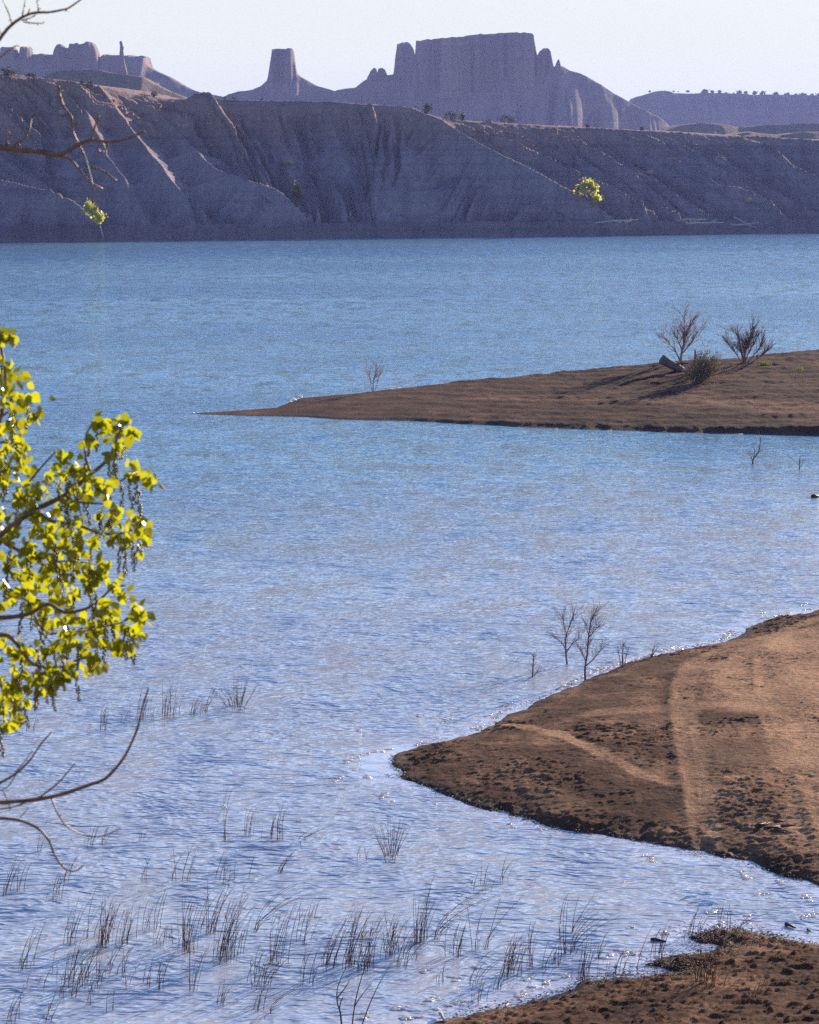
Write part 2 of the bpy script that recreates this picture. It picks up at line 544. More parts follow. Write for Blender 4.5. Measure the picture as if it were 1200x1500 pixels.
shore_poly = [onz(*p) for p in shore_line] + [(45, 42, 0), (45, -30, 0), (-45, -30, 0), (-45, 36, 0), (-8, 36.5, 0)]


def signed(X, Y, poly, wob=None):
    d, _, arc, _ = pl_dist(X, Y, list(poly) + [poly[0]])
    return np.where(inside(X, Y, poly), d, -d)


def tracks(X, Y, lines):
    """pale strips along polylines: (points, half width, strength)"""
    t = np.zeros(X.shape)
    for pts, hw, st in lines:
        d, _, _, _ = pl_dist(X, Y, smooth_poly([onz(*p) for p in pts]))
        d = d + 0.12 * fbm(X * 2.2, Y * 1.2, 3, 5)
        t = np.maximum(t, st * (1 - sst(hw * 0.55, hw * 1.15, d)))
    return t


def build_beach():
    x = np.concatenate([np.arange(-2.2, 10.5, 0.028), np.arange(10.5, 44.0, 0.14)]); y = np.arange(45.6, 82.0, 0.042)
    X, Y = np.meshgrid(x, y)
    s = signed(X, Y, beach_poly)
    s = s + 0.28 * fbm(X * 0.9, Y * 0.5, 4, 3) + 0.10 * fbm(X * 4, Y * 2.2, 3, 9)
    hum = 0.75 * (1 - np.exp(-np.maximum(s, 0) / 4.0)) + np.minimum(s, 0) * 0.16
    tr = tracks(X, Y, [
        ([(745, 1070), (800, 1092), (860, 1125), (930, 1160), (985, 1178)], 0.20, 0.85),
        ([(1065, 962), (1015, 1000), (1000, 1060), (1006, 1120), (1020, 1190), (1034, 1245)], 0.36, 0.6),
        ([(1120, 1060), (1140, 1120), (1165, 1190), (1190, 1260)], 0.30, 0.5),
        ([(1170, 1090), (1210, 1160)], 0.4, 0.6),
        ([(880, 1070), (990, 1068), (1120, 1066), (1300, 1068)], 0.55, 0.5),
        ([(1040, 945), (1120, 955), (1250, 930)], 0.7, 0.45),
        ([(700, 1110), (760, 1160), (830, 1195)], 0.5, 0.25),
        ([(1085, 1010), (1135, 1075), (1175, 1150), (1215, 1250)], 0.30, 0.75),
        ([(1000, 1000), (1060, 965), (1130, 940), (1230, 915)], 0.35, 0.6),
    ])
    pad = inside(X, Y, [onz(*p) for p in [(1030, 975), (1130, 940), (1400, 900), (1400, 1180), (1195, 1100), (1000, 1068)]])
    padd = signed(X, Y, [onz(*p) for p in [(1030, 975), (1130, 940), (1400, 900), (1400, 1180), (1195, 1100), (1000, 1068)]])
    pad = sst(-0.4, 0.9, padd + 0.5 * fbm(X * 0.8, Y * 0.5, 3, 21))
    low = inside(X, Y, [onz(*p) for p in [(1010, 1100), (1200, 1100), (1260, 1290), (1030, 1240)]]).astype(float)
    tan = np.clip(np.maximum(tr, 0.85 * pad) + 0.30 * low, 0, 1)
    tan *= 0.65 + 0.35 * sst(-0.3, 0.4, fbm(X * 1.2, Y * 0.6, 4, 40))
    rough = 1 - 0.75 * tan
    cl = fbm(X * 2.2 + 0.5 * fbm(X * 3, Y * 3, 2, 6), Y * 2.6, 5, 31, 0.6)
    cl2 = fbm(X * 7.0 + 1.2 * fbm(X * 4, Y * 4, 2, 7), Y * 9.0, 4, 57, 0.65)
    patch = sst(-0.25, 0.3, fbm(X * 0.45, Y * 0.4, 3, 58))
    clod = (0.035 * np.abs(cl) + 0.055 * np.maximum(cl2 - 0.08, 0) + 0.020 * cl2 + 0.012 * fbm(X * 14, Y * 16, 2, 66)) * (0.35 + 0.65 * patch)
    inn = sst(-0.05, 0.5, s)
    Z = hum + clod * rough * (0.35 + 0.65 * inn)
    Z += 0.05 * fbm(X * 0.5, Y * 0.35, 3, 77) * inn
    # wheel ruts: a low berm beside the pale strips
    for pts in ([(1040, 965), (992, 1005), (982, 1060), (990, 1130), (1012, 1240)], [(1105, 985), (1104, 1050)], [(1165, 1175), (1195, 1255)]):
        d, _, _, _ = pl_dist(X, Y, smooth_poly([onz(*p) for p in pts]))
        Z += 0.014 * np.exp(-(d / 0.10) ** 2) * np.clip(2.2 * vn(X * 0.9, Y * 0.5, 4) - 0.5, 0, 1) * (0.5 + vn(X * 5, Y * 4, 8)) - 0.02 * np.exp(-((d - 0.25) / 0.2) ** 2)
    # wave-cut lip at the water's edge
    Z += 0.02 * sst(0.0, 0.12, s) - 0.01
    wet = 1 - sst(0.02, 0.45, s)
    o = link('beach', grid_mesh('beach', X, Y, Z, {'tan': tan, 'wet': wet}, True, s > -1.6), M['beach'])
    tag(o, 'brown dirt beach with pale wheel tracks pointing into the lake', 'beach', kind='structure')
    return X, Y, Z


def build_shore():
    def height(X, Y):
        s = signed(X, Y, shore_poly)
        s = s + 0.16 * fbm(X * 1.3, Y * 0.8, 4, 13) + 0.09 * fbm(X * 5, Y * 3, 3, 19)
        Z = 0.28 * (1 - np.exp(-np.maximum(s, 0) / 1.6)) + np.minimum(s, 0) * 0.14 + 0.26 * np.maximum(37.5 - Y, 0)
        cl = fbm(X * 2.4 + 0.5 * fbm(X * 3, Y * 3, 2, 6), Y * 2.8, 5, 131, .6); cl2 = fbm(X * 7.5 + 1.2 * fbm(X * 4, Y * 4, 2, 7), Y * 9.5, 4, 157, .65)
        Z += (0.04 * np.abs(cl) + 0.06 * np.maximum(cl2 - 0.05, 0) + 0.02 * cl2) * (0.5 + 0.5 * sst(0, 0.5, s)) + 0.03 * sst(0.0, 0.1, s) - 0.02
        return Z, s
    x = np.concatenate([np.arange(-4, 7.0, 0.03), np.arange(7.0, 44.0, 0.14)]); y = np.arange(36.0, 46.5, 0.045)
    X, Y = np.meshgrid(x, y)
    Z, s = height(X, Y)
    tan = 0.38 * sst(-0.1, 0.45, fbm(X * 0.7, Y * 0.6, 4, 88)) * sst(0.3, 1.2, s)
    o = link('shore', grid_mesh('shore', X, Y, Z, {'tan': tan, 'wet': 1 - sst(0.05, 0.6, s)}, True, s > -1.2), M['beach'])
    tag(o, 'muddy debris strewn shore along the bottom edge', 'shore', kind='structure')
    # the bank the photographer stands on, down to that shore
    x = np.arange(-45, 45.1, 0.6); y = np.concatenate([np.arange(-30, 35, 0.6), [36.0]])
    X, Y = np.meshgrid(x, y)
    Z = 0.26 * np.maximum(37.5 - Y, 0) * np.where(Y < 0, np.clip(1 + Y / 200, 0.8, 1), 1) + 0.25 + 0.12 * fbm(X * 0.3, Y * 0.3, 4, 3) * sst(36.5, 33, Y)
    o = link('bank', grid_mesh('bank', X, Y, Z, {'tan': 0.3 * np.ones(X.shape), 'wet': np.zeros(X.shape)}), M['beach'])
    tag(o, 'sloping dirt bank under the viewpoint', 'bank', kind='structure')


# sandbar: near waterline and crest line, both read from the photo
sb_near = [(268, 606.6), (340, 609), (430, 611.5), (600, 617.5), (760, 626), (900, 631), (1200, 639), (1500, 646), (1900, 655)]
sb_crest = [(268, 606.0, 0.0), (340, 602.0, 0.06), (405, 597, 0.12), (440, 583.5, 0.3), (560, 572, 0.55), (700, 556, 0.95), (850, 541, 1.3), (960, 531, 1.65), (1090, 523, 1.9), (1200, 511, 2.2), (1500, 500, 2.6), (1900, 495, 2.7)]


def build_sandbar():
    n_ = [onz(*p) for p in sb_near]
    c_ = [(onz(px, py, h)[0], onz(px, py, h)[1], h) for px, py, h in sb_crest]
    x = np.arange(n_[0][0] + 0.02, 40.0, 0.09)
    yn = np.interp(x, [p[0] for p in n_], [p[1] for p in n_])
    yc = np.interp(x, [p[0] for p in c_], [p[1] for p in c_])
    hc = np.interp(x, [p[0] for p in c_], [p[2] for p in c_])
    yn = yn + 0.5 * fbm(x * 0.35, x * 0 + 3, 3, 4)
    yc = np.maximum(yc, yn + 0.15)
    hc = hc * sst(n_[0][0], n_[0][0] + 0.9, x) 
    y = np.concatenate([np.arange(126.0, 182, 0.12)])
    X, Y = np.meshgrid(x, y)
    u = (Y - yn) / (yc - yn)
    t = np.clip(u, 0, 1)
    Zf = hc * (0.12 * sst(0, 0.05, t) + 0.88 * (t * (1.35 - 0.35 * t)))
    back = np.maximum(Y - yc, 0)
    Zb = hc - 0.5 * hc * (back / 6.0) ** 1.3 - 0.15 * back
    Z = np.where(u < 0, (Y - yn) * 0.15, np.where(u <= 1, Zf, np.maximum(Zb, -1.0)))
    q = np.clip(hc / 1.2, 0.02, 1)
    Z += q * (0.08 * fbm(X * 0.35, Y * 0.25, 4, 41) + 0.05 * fbm(X * 1.6, Y * 1.2, 4, 42) + 0.035 * np.maximum(fbm(X * 4, Y * 3.2, 2, 43), 0)) * sst(-0.02, 0.06, u)
    tan = np.zeros(X.shape)
    tr = tracks(X, Y, [([(700, 600), (850, 606), (1000, 612), (1250, 622)], 1.3, 0.8), ([(900, 585), (1010, 590), (1220, 600)], 1.0, 0.35), ([(1150, 520), (1200, 530), (1300, 540)], 3.0, 0.5),
                      ([(560, 590), (640, 600), (700, 608)], 0.5, 0.4), ([(1000, 600), (1080, 618), (1250, 630)], 1.0, 0.6)])
    tan = tr * (0.5 + 0.5 * sst(-0.3, 0.3, fbm(X * 0.6, Y * 0.9, 4, 47)))
    rid = np.sin((Y - yn) * 3.3 + 2 * fbm(X * 0.2, Y * 0.3, 2, 48))
    Z += 0.02 * rid * sst(0.02, 0.1, u) * q
    dist = np.minimum((Y - yn), 99)
    wet = 1 - sst(0.2, 1.6, np.where(u <= 1, dist, 5))
    o = link('sandbar', grid_mesh('sandbar', X, Y, Z, {'tan': tan, 'wet': wet}, True, Z > -0.6), M['sandbar'])
    tag(o, 'long low brown gravel spit reaching across the lake', 'sandbar', kind='structure')

    def surf(px, py):
        """point where the sight line first meets the spit"""
        best = None
        for d in np.arange(127, 182, 0.1):
            p = ond(px, py, d)
            j = int(round((p[0] - x[0]) / 0.09)); i = int(round((d - y[0]) / 0.12))
            if 0 <= j < len(x) and 0 <= i < len(y) and p[2] <= Z[i, j]:
                return (p[0], d, float(Z[i, j]))
        p = onz(px, py, 0); return p
    return surf


def build_water():
    # one sheet, finer close by; attributes mark the calm margin and the shallows tinted with sky sheen
    y = np.concatenate([np.arange(34, 90, 0.25), np.arange(90, 190, 0.6), np.arange(190, 700, 8.0)])
    x = np.concatenate([np.arange(-420, -40, 8.0), np.arange(-40, -14, 0.6), np.arange(-14, 18, 0.22), np.arange(18, 45, 0.6), np.arange(45, 421, 8.0)])
    X, Y = np.meshgrid(x, y)
    s1 = signed(X, Y, beach_poly); s2 = signed(X, Y, shore_poly)
    s = np.maximum(s1, s2)
    w = s + 0.5 * fbm(X * 0.7, Y * 0.35, 3, 61)
    shallow_sheen = np.maximum(0.85 * sst(-2.6, -0.05, w), 0.62 * sst(-46, -3, w))
    inlet = sst(2.2, 0.6, np.hypot((X - onz(560, 1122)[0]), (Y - onz(560, 1122)[1]) * 0.35) * 2.2)
    calm = np.clip(0.75 * sst(-0.7, -0.1, w) + inlet, 0, 1)
    o = link('lake', grid_mesh('lake', X, Y, np.zeros(X.shape), {'shallow_sheen': shallow_sheen, 'calm': calm}), water_mat())
    tag(o, 'wind rippled blue reservoir water', 'lake', kind='structure')


# ---- the badlands bluff across the lake
SHORE_X = [(-300, 440), (0, 478), (460, 506), (880, 527), (1200, 555), (1600, 575)]
shp = [ond(px, 250, d) for px, d in SHORE_X]


def shore_d(x):
    return np.interp(x, [p[0] for p in shp], [p[1] for p in shp])


CREST = [(-500, 96, 505), (-200, 100, 520), (0, 108, 535), (60, 115, 537), (120, 122, 540), (200, 140, 548), (240, 145, 552), (330, 147, 555), (450, 149, 557), (560, 154, 557), (605, 158, 556), (632, 170, 559), (670, 177, 565), (800, 184, 574), (1000, 194, 582), (1200, 206, 594), (1500, 212, 612), (1800, 214, 618)]
SPURS = [
    # points (px, py, distance), side slope
    ([(205, 141, 548), (250, 185, 536), (300, 232, 523), (335, 254, 516), (400, 275, 510), (440, 300, 506.5), (458, 322, 505), (466, 347, 503.5)], 0.8),
    ([(140, 124, 541), (185, 178, 527), (225, 222, 515), (250, 255, 508), (277, 292, 501), (285, 318, 497)], 0.95),
    ([(95, 119, 538), (140, 182, 521), (175, 245, 506), (203, 300, 496), (215, 325, 491)], 0.95),
    ([(50, 112, 536), (75, 175, 522), (105, 225, 512), (125, 262, 503)], 0.9),
    ([(-120, 235, 503), (0, 262, 494), (60, 276, 489), (100, 280, 486), (125, 298, 484), (160, 332, 481), (180, 353, 479)], 0.85),
    ([(600, 158, 556), (650, 177, 550), (720, 216, 543), (790, 250, 537.5), (850, 284, 535), (880, 305, 533), (885, 322, 530), (922, 344, 527)], 0.8),
    ([(480, 150, 557), (500, 215, 543), (520, 270, 530), (535, 305, 521)], 0.75),
    ([(390, 149, 556), (420, 215, 542), (438, 262, 531)], 0.75),
]


def build_bluff():
    x = np.arange(-120, 125, 0.30)
    y = np.concatenate([np.arange(430, 476, 1.2), np.arange(476, 606, 0.36), np.arange(606, 700, 3.0)])
    X, Y = np.meshgrid(x, y)
    cr = [ond(*p) for p in CREST]
    cy = np.interp(x, [p[0] for p in cr], [p[1] for p in cr])
    ch = np.interp(x, [p[0] for p in cr], [p[2] for p in cr])
    # warp so the flutes are not ruler straight
    Xw = X + 1.6 * fbm(X * 0.07, Y * 0.07, 3, 201); Yw = Y + 1.2 * fbm(X * 0.09, Y * 0.09, 3, 202)

    def flute(arc, d, k, seed):
        f = np.abs(fbm(arc * 0.16 + seed, d * 0.012, 3, 300 + seed)) * 2.0
        f2 = np.abs(fbm(arc * 0.55 + seed, d * 0.03, 3, 330 + seed)) * 1.2
        g = sst(0.3, 9, d)
        f3 = np.abs(fbm(arc * 1.5 + seed, d * 0.06, 2, 350 + seed))
        cut = 1.9 * np.exp(-(f / 0.16) ** 2) + 0.9 * np.exp(-(f2 / 0.2) ** 2) + 0.35 * np.exp(-(f3 / 0.2) ** 2)
        return k * g * (5.2 * (f - 0.5) + 2.8 * (f2 - 0.4) + 0.9 * (f3 - 0.3) - cut * (0.8 + 1.2 * vn(arc * 0.1, d * 0.05, seed)))

    d, h, arc, _ = pl_dist(Xw, Yw, cr)
    cyw = np.interp(Xw, [p[0] for p in cr], [p[1] for p in cr])
    h = np.interp(Xw, [p[0] for p in cr], [p[2] for p in cr])
    d = np.maximum(cyw - Yw, 0)
    ks = (h - 2.3) / (cyw - shore_d(Xw) - 2)
    half = (h - 2.3) * 0.5 / (ks * 1.15)
    t = np.where(d < half, h - ks * 1.15 * d, h - ks * 1.15 * half - ks * 0.9 * (d - half))
    skew = 0.15 + 0.45 * sst(-20, -45, X) + 0.35 * sst(5, 25, X)
    t = t + flute(arc - skew * d, d, 1.0, 1)
    Z = np.where(Y > cy, ch + 0.015 * (Y - cy) + 0.25 * fbm(X * 0.12, Y * 0.12, 4, 5), t)
    for i, (pts, k) in enumerate(SPURS):
        P = smooth_poly([ond(*p) for p in pts], 3)
        d, h, arc, _ = pl_dist(Xw, Yw, P)
        z = h - k * d
        z = z + flute(arc, d, 0.62, 11 + i)
        Z = np.where(Y > cy + 0.5, Z, np.maximum(Z, z))
    # wave-cut bench and its low layered scarp at the water
    sd_ = shore_d(x) + 2.2 * fbm(x * 0.06, x * 0 + 1, 4, 77) + 0.9 * fbm(x * 0.4, x * 0, 3, 78)
    f = Y - sd_
    bench = np.where(f > 0, np.minimum(f * 1.5, 2.3 + 0.05 * f) + 0.35 * fbm(X * 0.3, Y * 0.3, 4, 79), f * 0.8)
    wgt = sst(0, 2.2, f)
    Z = np.where(f < 0, f * 0.8, np.maximum(np.minimum(Z, f * 1.6 + 0.2), bench * 0.999))
    # level ledges in the lower slope
    st = 0.9
    led = (np.floor(Z / st) + sst(0.35, 0.75, Z / st - np.floor(Z / st))) * st
    lw = 0.7 * sst(13, 3, Z) * (Y < cy) * (Z > 0.2)
    Z = Z * (1 - lw) + led * lw
    # a harder bed two thirds up and surface roughness
    Z += (0.16 * fbm(X * 0.8, Y * 0.8, 4, 91) + 0.10 * np.maximum(fbm(X * 1.9, Y * 1.9, 2, 92) - 0.2, 0) * 3) * (Z > 0.1) * np.where(Y > cy, 0.6, 1.0)
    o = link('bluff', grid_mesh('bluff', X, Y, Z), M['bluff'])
    tag(o, 'grey brown eroded bluff with gullied spurs along the far shore', 'bluff', kind='structure')

    def surf(px, py):
        for dd in np.arange(470, 640, 0.3):
            p = ond(px, py, dd)
            i = int(np.searchsorted(y, dd)); j = int(round((p[0] - x[0]) / 0.30))
            if 0 <= j < len(x) and 0 <= i < len(y) and p[2] <= Z[i, j]:
                return (p[0], float(dd), float(Z[i, j]))
        # sight line passes over the crest: stand it on the crest
        dd = np.interp((px - 600) / F * 560, x, cy) + 1.0
        p = ond(px, py, dd)
        j = int(np.clip(round((p[0] - x[0]) / 0.30), 0, len(x) - 1)); i = int(np.searchsorted(y, dd))
        return (p[0], float(dd), float(Z[i, j]))
    return surf


def mesa(name, label, dist, base, cap=(), k=0.75, thick=30, res=0.7, mat='mesa', seed=1, gully=1.0, front=None, cat='mesa', below=60, pxs=None, step=0.0):
    """landform d metres away: 'base' is the skyline of its slopes, 'cap' lists blocks (skyline points, front offset, thickness) standing on them"""
    mpp = dist / F

    def zof(py):
        v = (750 - py) / F
        return CZ + dist * (-SP + v * CP) / (CP + v * SP)
    px0, px1 = base[0][0], base[-1][0]
    x = np.arange((px0 - 600) * mpp, (px1 - 600) * mpp, res)
    px = x / mpp * 1.009 + 600
    T = zof(np.interp(px, [p[0] for p in base], [p[1] for p in base]))
    y = np.arange(dist - below / k, dist + thick + 40, res * 1.3)
    X, Y = np.meshgrid(x, y)
    Tn = T + 0.6 * fbm(x * 0.05, x * 0, 3, seed) * mpp * 4
    fr = dist - Y
    fl = np.abs(fbm(X * 0.035 / res * 0.7 + 0.25 * fbm(X * 0.01, Y * 0.01, 2, seed), Y * 0.004, 3, seed + 3)) * 2
    fl2 = np.abs(fbm(X * 0.12, Y * 0.012, 3, seed + 8)) * 1.5
    g = sst(1, 28, fr)
    Z = Tn - k * np.maximum(fr, 0) * (0.9 + 0.1 * np.exp(-fr / 30)) + gully * g * (7.5 * (fl - 0.55) + 2.2 * (fl2 - 0.4) - 4.0 * np.exp(-(fl / 0.12) ** 2) - 1.6 * np.exp(-(fl2 / 0.16) ** 2))
    Z = np.where(fr < 0, Tn - np.where(fr < -thick, (-fr - thick) * k, 0), Z)
    if step:
        led = np.floor(Z / step) * step + step * sst(0.4, 0.8, Z / step - np.floor(Z / step))
        Z = Z * 0.7 + led * 0.3
    Z += 0.5 * fbm(X * 0.12, Y * 0.12, 4, seed + 5) * res
    for pts, off, th in cap:
        cx0, cx1 = pts[0][0], pts[-1][0]
        C = zof(np.interp(px, [p[0] for p in pts], [p[1] for p in pts]))
        C = C + 0.5 * (vn(x * 0.45, x * 0, seed + 40) - 0.5) * mpp * 3
        inx = (px >= cx0 - 0.6) & (px <= cx1 + 0.6)
        col = -3.5 * np.exp(-(fbm(x * 0.11, x * 0 + off + 9, 2, seed + 25) / 0.10) ** 2) + 5.0 * (np.abs(fbm(x * 0.09, x * 0 + off, 2, seed + 21)) * 2 - 0.6) + 1.8 * fbm(x * 0.35, x * 0 + off, 3, seed + 22)
        rowv = 0.5 * fbm(X * 0.08, Y * 0 + 3, 2, seed + 29)
        fy = (Y - (dist - off + col * min(1.0, th / 12.0) + rowv))
        edge = sst(0, 3.0, fy) * sst(0, 3.0, th - fy)
        zc = np.where(inx, C, -1e3)
        zz = Z + (np.maximum(zc, Z) - Z) * edge
        Z = np.where(inx & (fy > 0) & (fy < th), np.maximum(Z, zz), Z)
    o = link(name, grid_mesh(name, X, Y, Z), M[mat])
    tag(o, label, cat, kind='structure')
    return o


def build_far():
    # big flat-topped mesa
    base = [(430, 200), (455, 160), (480, 138), (495, 133), (520, 129), (535, 117), (550, 112), (577, 108), (640, 116), (690, 120), (720, 112), (795, 100), (822, 97), (835, 105), (860, 113), (880, 124), (900, 138), (925, 152), (950, 163), (975, 178), (990, 192), (1020, 215)]
    cap = [
        ([(608.5, 90), (609, 60), (631, 57.5), (632, 59.5), (633, 57), (650, 56), (672, 54.5), (700, 50.5), (724, 50.5), (740, 48.4), (779, 49.3), (783, 61), (786, 80)], 6, 46),
        ([(646, 58), (648, 56.3), (684, 54), (688, 60)], 15, 40),
        ([(577, 106), (579, 85), (582, 64), (597, 61), (601, 64), (606, 72), (609, 85)], 5, 22),
        ([(786, 84), (790, 75), (796, 70.5), (803, 70.5), (807, 77), (809, 92)], 4, 16),
        ([(814, 94), (816, 84.5), (819, 84.5), (820.5, 96)], 3, 5),
        ([(539, 112), (543, 104), (548, 99), (552, 101), (553, 106), (554, 100), (560, 98.5), (565, 103), (567, 110)], 4, 14),
        ([(715, 52), (716, 50.4), (735, 49), (736, 49)], 9, 30),
        ([(752, 50), (753, 48.4), (778, 49.3), (781, 55)], 11, 30),
    ]
    mesa('mesa', 'broad flat topped mesa with fluted cliffs above blue talus slopes', 1800, base, cap, 0.72, 60, 0.62, seed=3, cat='mesa')
    # lone butte
    base = [(300, 190), (318, 150), (335, 139), (350, 134.5), (370, 133), (383, 128), (392, 119), (410, 112), (435, 107), (441, 112), (465, 124), (490, 133), (520, 150), (540, 190)]
    cap = [([(391.5, 119), (394, 108), (399, 80), (400, 73.5), (403, 72), (429, 71.5), (430.5, 74), (433, 95), (435.5, 108)], 6, 20), ([(399, 74), (401, 72.8), (428, 72.2), (430, 75)], 8.0, 22)]
    mesa('butte', 'lone square topped butte standing on a smooth cone slope', 1750, base, cap, 0.72, 22, 0.6, seed=9, gully=0.6, cat='butte')
    # left table land with towers
    base = [(-140, 80), (0, 82), (78, 81), (84, 80), (146, 90), (150, 82), (211, 84), (216, 95), (225, 102), (245, 112), (265, 123), (281, 131), (300, 137), (325, 141), (345, 160), (360, 200)]
    cap = [
        ([(-60, 76), (-55, 70), (-20, 70), (-18, 79)], 6, 22),
        ([(3, 82), (4, 71), (8, 69.3), (22, 69.3), (25, 73), (26, 80)], 6, 20),
        ([(30, 82), (31, 70), (35, 68.3), (46, 68.5), (48, 80)], 6, 20),
        ([(81, 80), (84, 70), (88, 66.5), (95, 66.3), (96, 70.6), (104.5, 70.6), (105.5, 64.2), (117, 64), (119, 66), (128, 64.3), (131, 62.8), (139, 63.2), (143, 70), (146, 78), (147, 95)], 14, 24),
        ([(-140, 79), (0, 79), (80, 79)], 0, 30),
        ([(147, 84), (148, 78.5), (174, 78.8), (180, 79.5), (211, 80), (212, 85), (214, 92)], -14, 40),
    ]
    mesa('tableland', 'flat topped tableland with knobby towers at upper left', 1700, base, cap, 0.7, 40, 0.6, seed=15, cat='tableland')
    # brown rounded hill in front of it
    base = [(-60, 150), (20, 130), (60, 115), (85, 106), (110, 103), (150, 103), (175, 108), (210, 113), (225, 122), (245, 132), (268, 141), (300, 160), (330, 190)]
    mesa('hill', 'rounded brown hill behind the left end of the bluff', 800, base, (), 0.55, 20, 0.5, 'hill', seed=23, gully=0.25, cat='hill', below=45)
    # low mesa on the right
    base = [(905, 215), (920, 165), (928, 149), (936, 141), (960, 134.5), (985, 134), (1040, 135.5), (1100, 137.5), (1200, 141), (1450, 146)]
    mesa('low_mesa', 'long low mesa with a tree dotted rim at far right', 2300, base, (), 0.62, 90, 1.1, seed=31, gully=0.35, cat='mesa', below=55, step=6)
    # rolling sunlit ground at its foot
    base = [(930, 208), (960, 198), (985, 188), (1000, 183), (1030, 180), (1060, 181), (1080, 185), (1120, 184), (1200, 180), (1320, 176), (1450, 176)]
    mesa('foothills', 'rolling pale foothills below the low mesa', 1050, base, (), 0.38, 60, 0.6, 'hill', seed=37, gully=0.9, cat='foothills', below=40)
    base = [(1000, 203), (1080, 197), (1100, 193), (1140, 197), (1180, 193), (1260, 192), (1450, 195)]
    mesa('foothills', 'lower pale rise between bluff rim and foothills', 850, base, (), 0.30, 50, 0.6, 'hill', seed=39, gully=0.4, cat='foothills', below=30)
    # hoodoo
    d = 1640; mpp = d / F
    prof = [(178.8, 112, 9), (178.8, 100, 6.2), (178.6, 92, 4.3), (178.5, 84, 3.4), (178.3, 77, 2.9), (178.3, 73, 2.6), (178.6, 70, 2.9), (178, 67, 2.0), (177.4, 64, 2.3), (177.0, 61.5, 1.8), (176.9, 60, 1.0)]
    mb = MB()
    pts = [ond(px, py, d) for px, py, _ in prof]
    mb.tube(pts, [r * mpp for _, _, r in prof], sides=10, jitter=0.12)
    o = mb.build('rock_spire', M['mesa'])
    tag(o, 'thin rock spire standing in front of the tableland', 'rock spire', kind='structure')
    # ground sheets: bed of the lake and the high desert beyond
    def sheet(name, label, x0, x1, y0, y1, z, n=60, amp=0.0, seed=1):
        X, Y = np.meshgrid(np.linspace(x0, x1, n), np.linspace(y0, y1, n))
        link(name, grid_mesh(name, X, Y, z + amp * fbm(X * 0.01, Y * 0.01, 3, seed)), M['ground'])
        tag(bpy.context.scene.objects[name], label, 'ground', kind='structure')
    sheet('ground', 'high desert ground beyond the bluff', -6000, 6000, 640, 9000, 14.5, 90, 2.0)
    sheet('lakebed', 'bed of the lake', -900, 900, -60, 720, -3.0, 20)


build_beach()
build_shore()
spit = build_sandbar()
build_water()
bluff_at = build_bluff()
build_far()

# ------------------------------------------------------------------ haze
def build_haze():
    x0, x1, y0, y1, z0, z1 = -7000, 7000, -90, 9500, -5.0, 135
    v = [(x, y, z) for z in (z0, z1) for y in (y0, y1) for x in (x0, x1)]
    f = [(0, 2, 3, 1), (4, 5, 7, 6), (0, 1, 5, 4), (2, 6, 7, 3), (0, 4, 6, 2), (1, 3, 7, 5)]
    me = bpy.data.meshes.new('haze'); me.from_pydata(v, [], f); me.update()
    m, nt, out = mat_new('haze_air')
    pv = N(nt, 'ShaderNodeVolumePrincipled')
    pv.inputs['Color'].default_value = (0.37, 0.435, 1.0, 1)
    pv.inputs['Density'].default_value = HAZE
    pv.inputs['Anisotropy'].default_value = 0.2
    nt.links.new(pv.outputs[0], out.inputs['Volume'])
    o = link('haze', me, m)
    tag(o, 'thin blue haze', 'haze', kind='stuff')


HAZE = 0.000105
build_haze()

# ================================================================== PLANTS AND LOOSE THINGS
def leaf_cloud(n, rx, ry, rz, size, clumps, seed, up=0.0):
    """many small leaf faces in uneven clumps inside an ellipsoid standing on z = 0"""
    rr = random.Random(seed)
    mb = MB()
    cs = []
    for _ in range(clumps):
        a = rr.uniform(0, 6.283); t = rr.uniform(0.15, 1.0); h = rr.random() ** 0.8
        q = math.sqrt(max(0.05, 1 - (h * 2 - 0.75) ** 2 * 0.7)) * t
        cs.append((math.cos(a) * rx * q, math.sin(a) * ry * q, rz * (0.15 + 0.85 * h) * rr.uniform(0.7, 1.0), rr.uniform(0.18, 0.36)))
    for _ in range(n):
        cx, cy, cz, s = rr.choice(cs)
        p = Vector((cx + rr.gauss(0, s * rx * 0.8), cy + rr.gauss(0, s * ry * 0.8), max(0.02, cz + rr.gauss(0, s * rz * 0.5))))
        a = Vector((rr.uniform(-1, 1), rr.uniform(-1, 1), rr.uniform(-1, 1) + up)); a.normalize()
        b = a.cross(Vector((rr.uniform(-1, 1), rr.uniform(-1, 1), rr.uniform(-1, 1))))
        if b.length < 1e-3: continue
        b.normalize()
        l = size * rr.uniform(0.6, 1.4); w_ = l * 0.45
        i = len(mb.v)
        mb.v += [tuple(p), tuple(p + a * l * 0.5 + b * w_), tuple(p + a * l), tuple(p + a * l * 0.5 - b * w_)]
        mb.f.append((i, i + 1, i + 2, i + 3))
    return mb


def twiggy(mb, p, dirv, length, r, depth, rr, spread=0.6, gravity=0.0, kids=(2, 4), sides=4):
    """one branch and its twigs"""
    n = 5
    pts = [Vector(p)]
    dv = Vector(dirv).normalized()
    for i in range(n):
        dv = (dv + Vector((rr.uniform(-.18, .18), rr.uniform(-.18, .18), rr.uniform(-.12, .16) + gravity))).normalized()
        pts.append(pts[-1] + dv * length / n)
    mb.tube(pts, r, r * 0.4, sides)
    if depth > 0:
        for _ in range(rr.randint(*kids)):
            t = rr.uniform(0.25, 0.95)
            i = min(n - 1, int(t * n)); q = pts[i] + (pts[i + 1] - pts[i]) * (t * n - i)
            nd = dv + Vector((rr.uniform(-1, 1), rr.uniform(-1, 1), rr.uniform(-0.3, 0.8))) * spread * 1.2
            twiggy(mb, q, nd, length * rr.uniform(0.4, 0.7), r * 0.5, depth - 1, rr, spread, gravity, kids, 3)


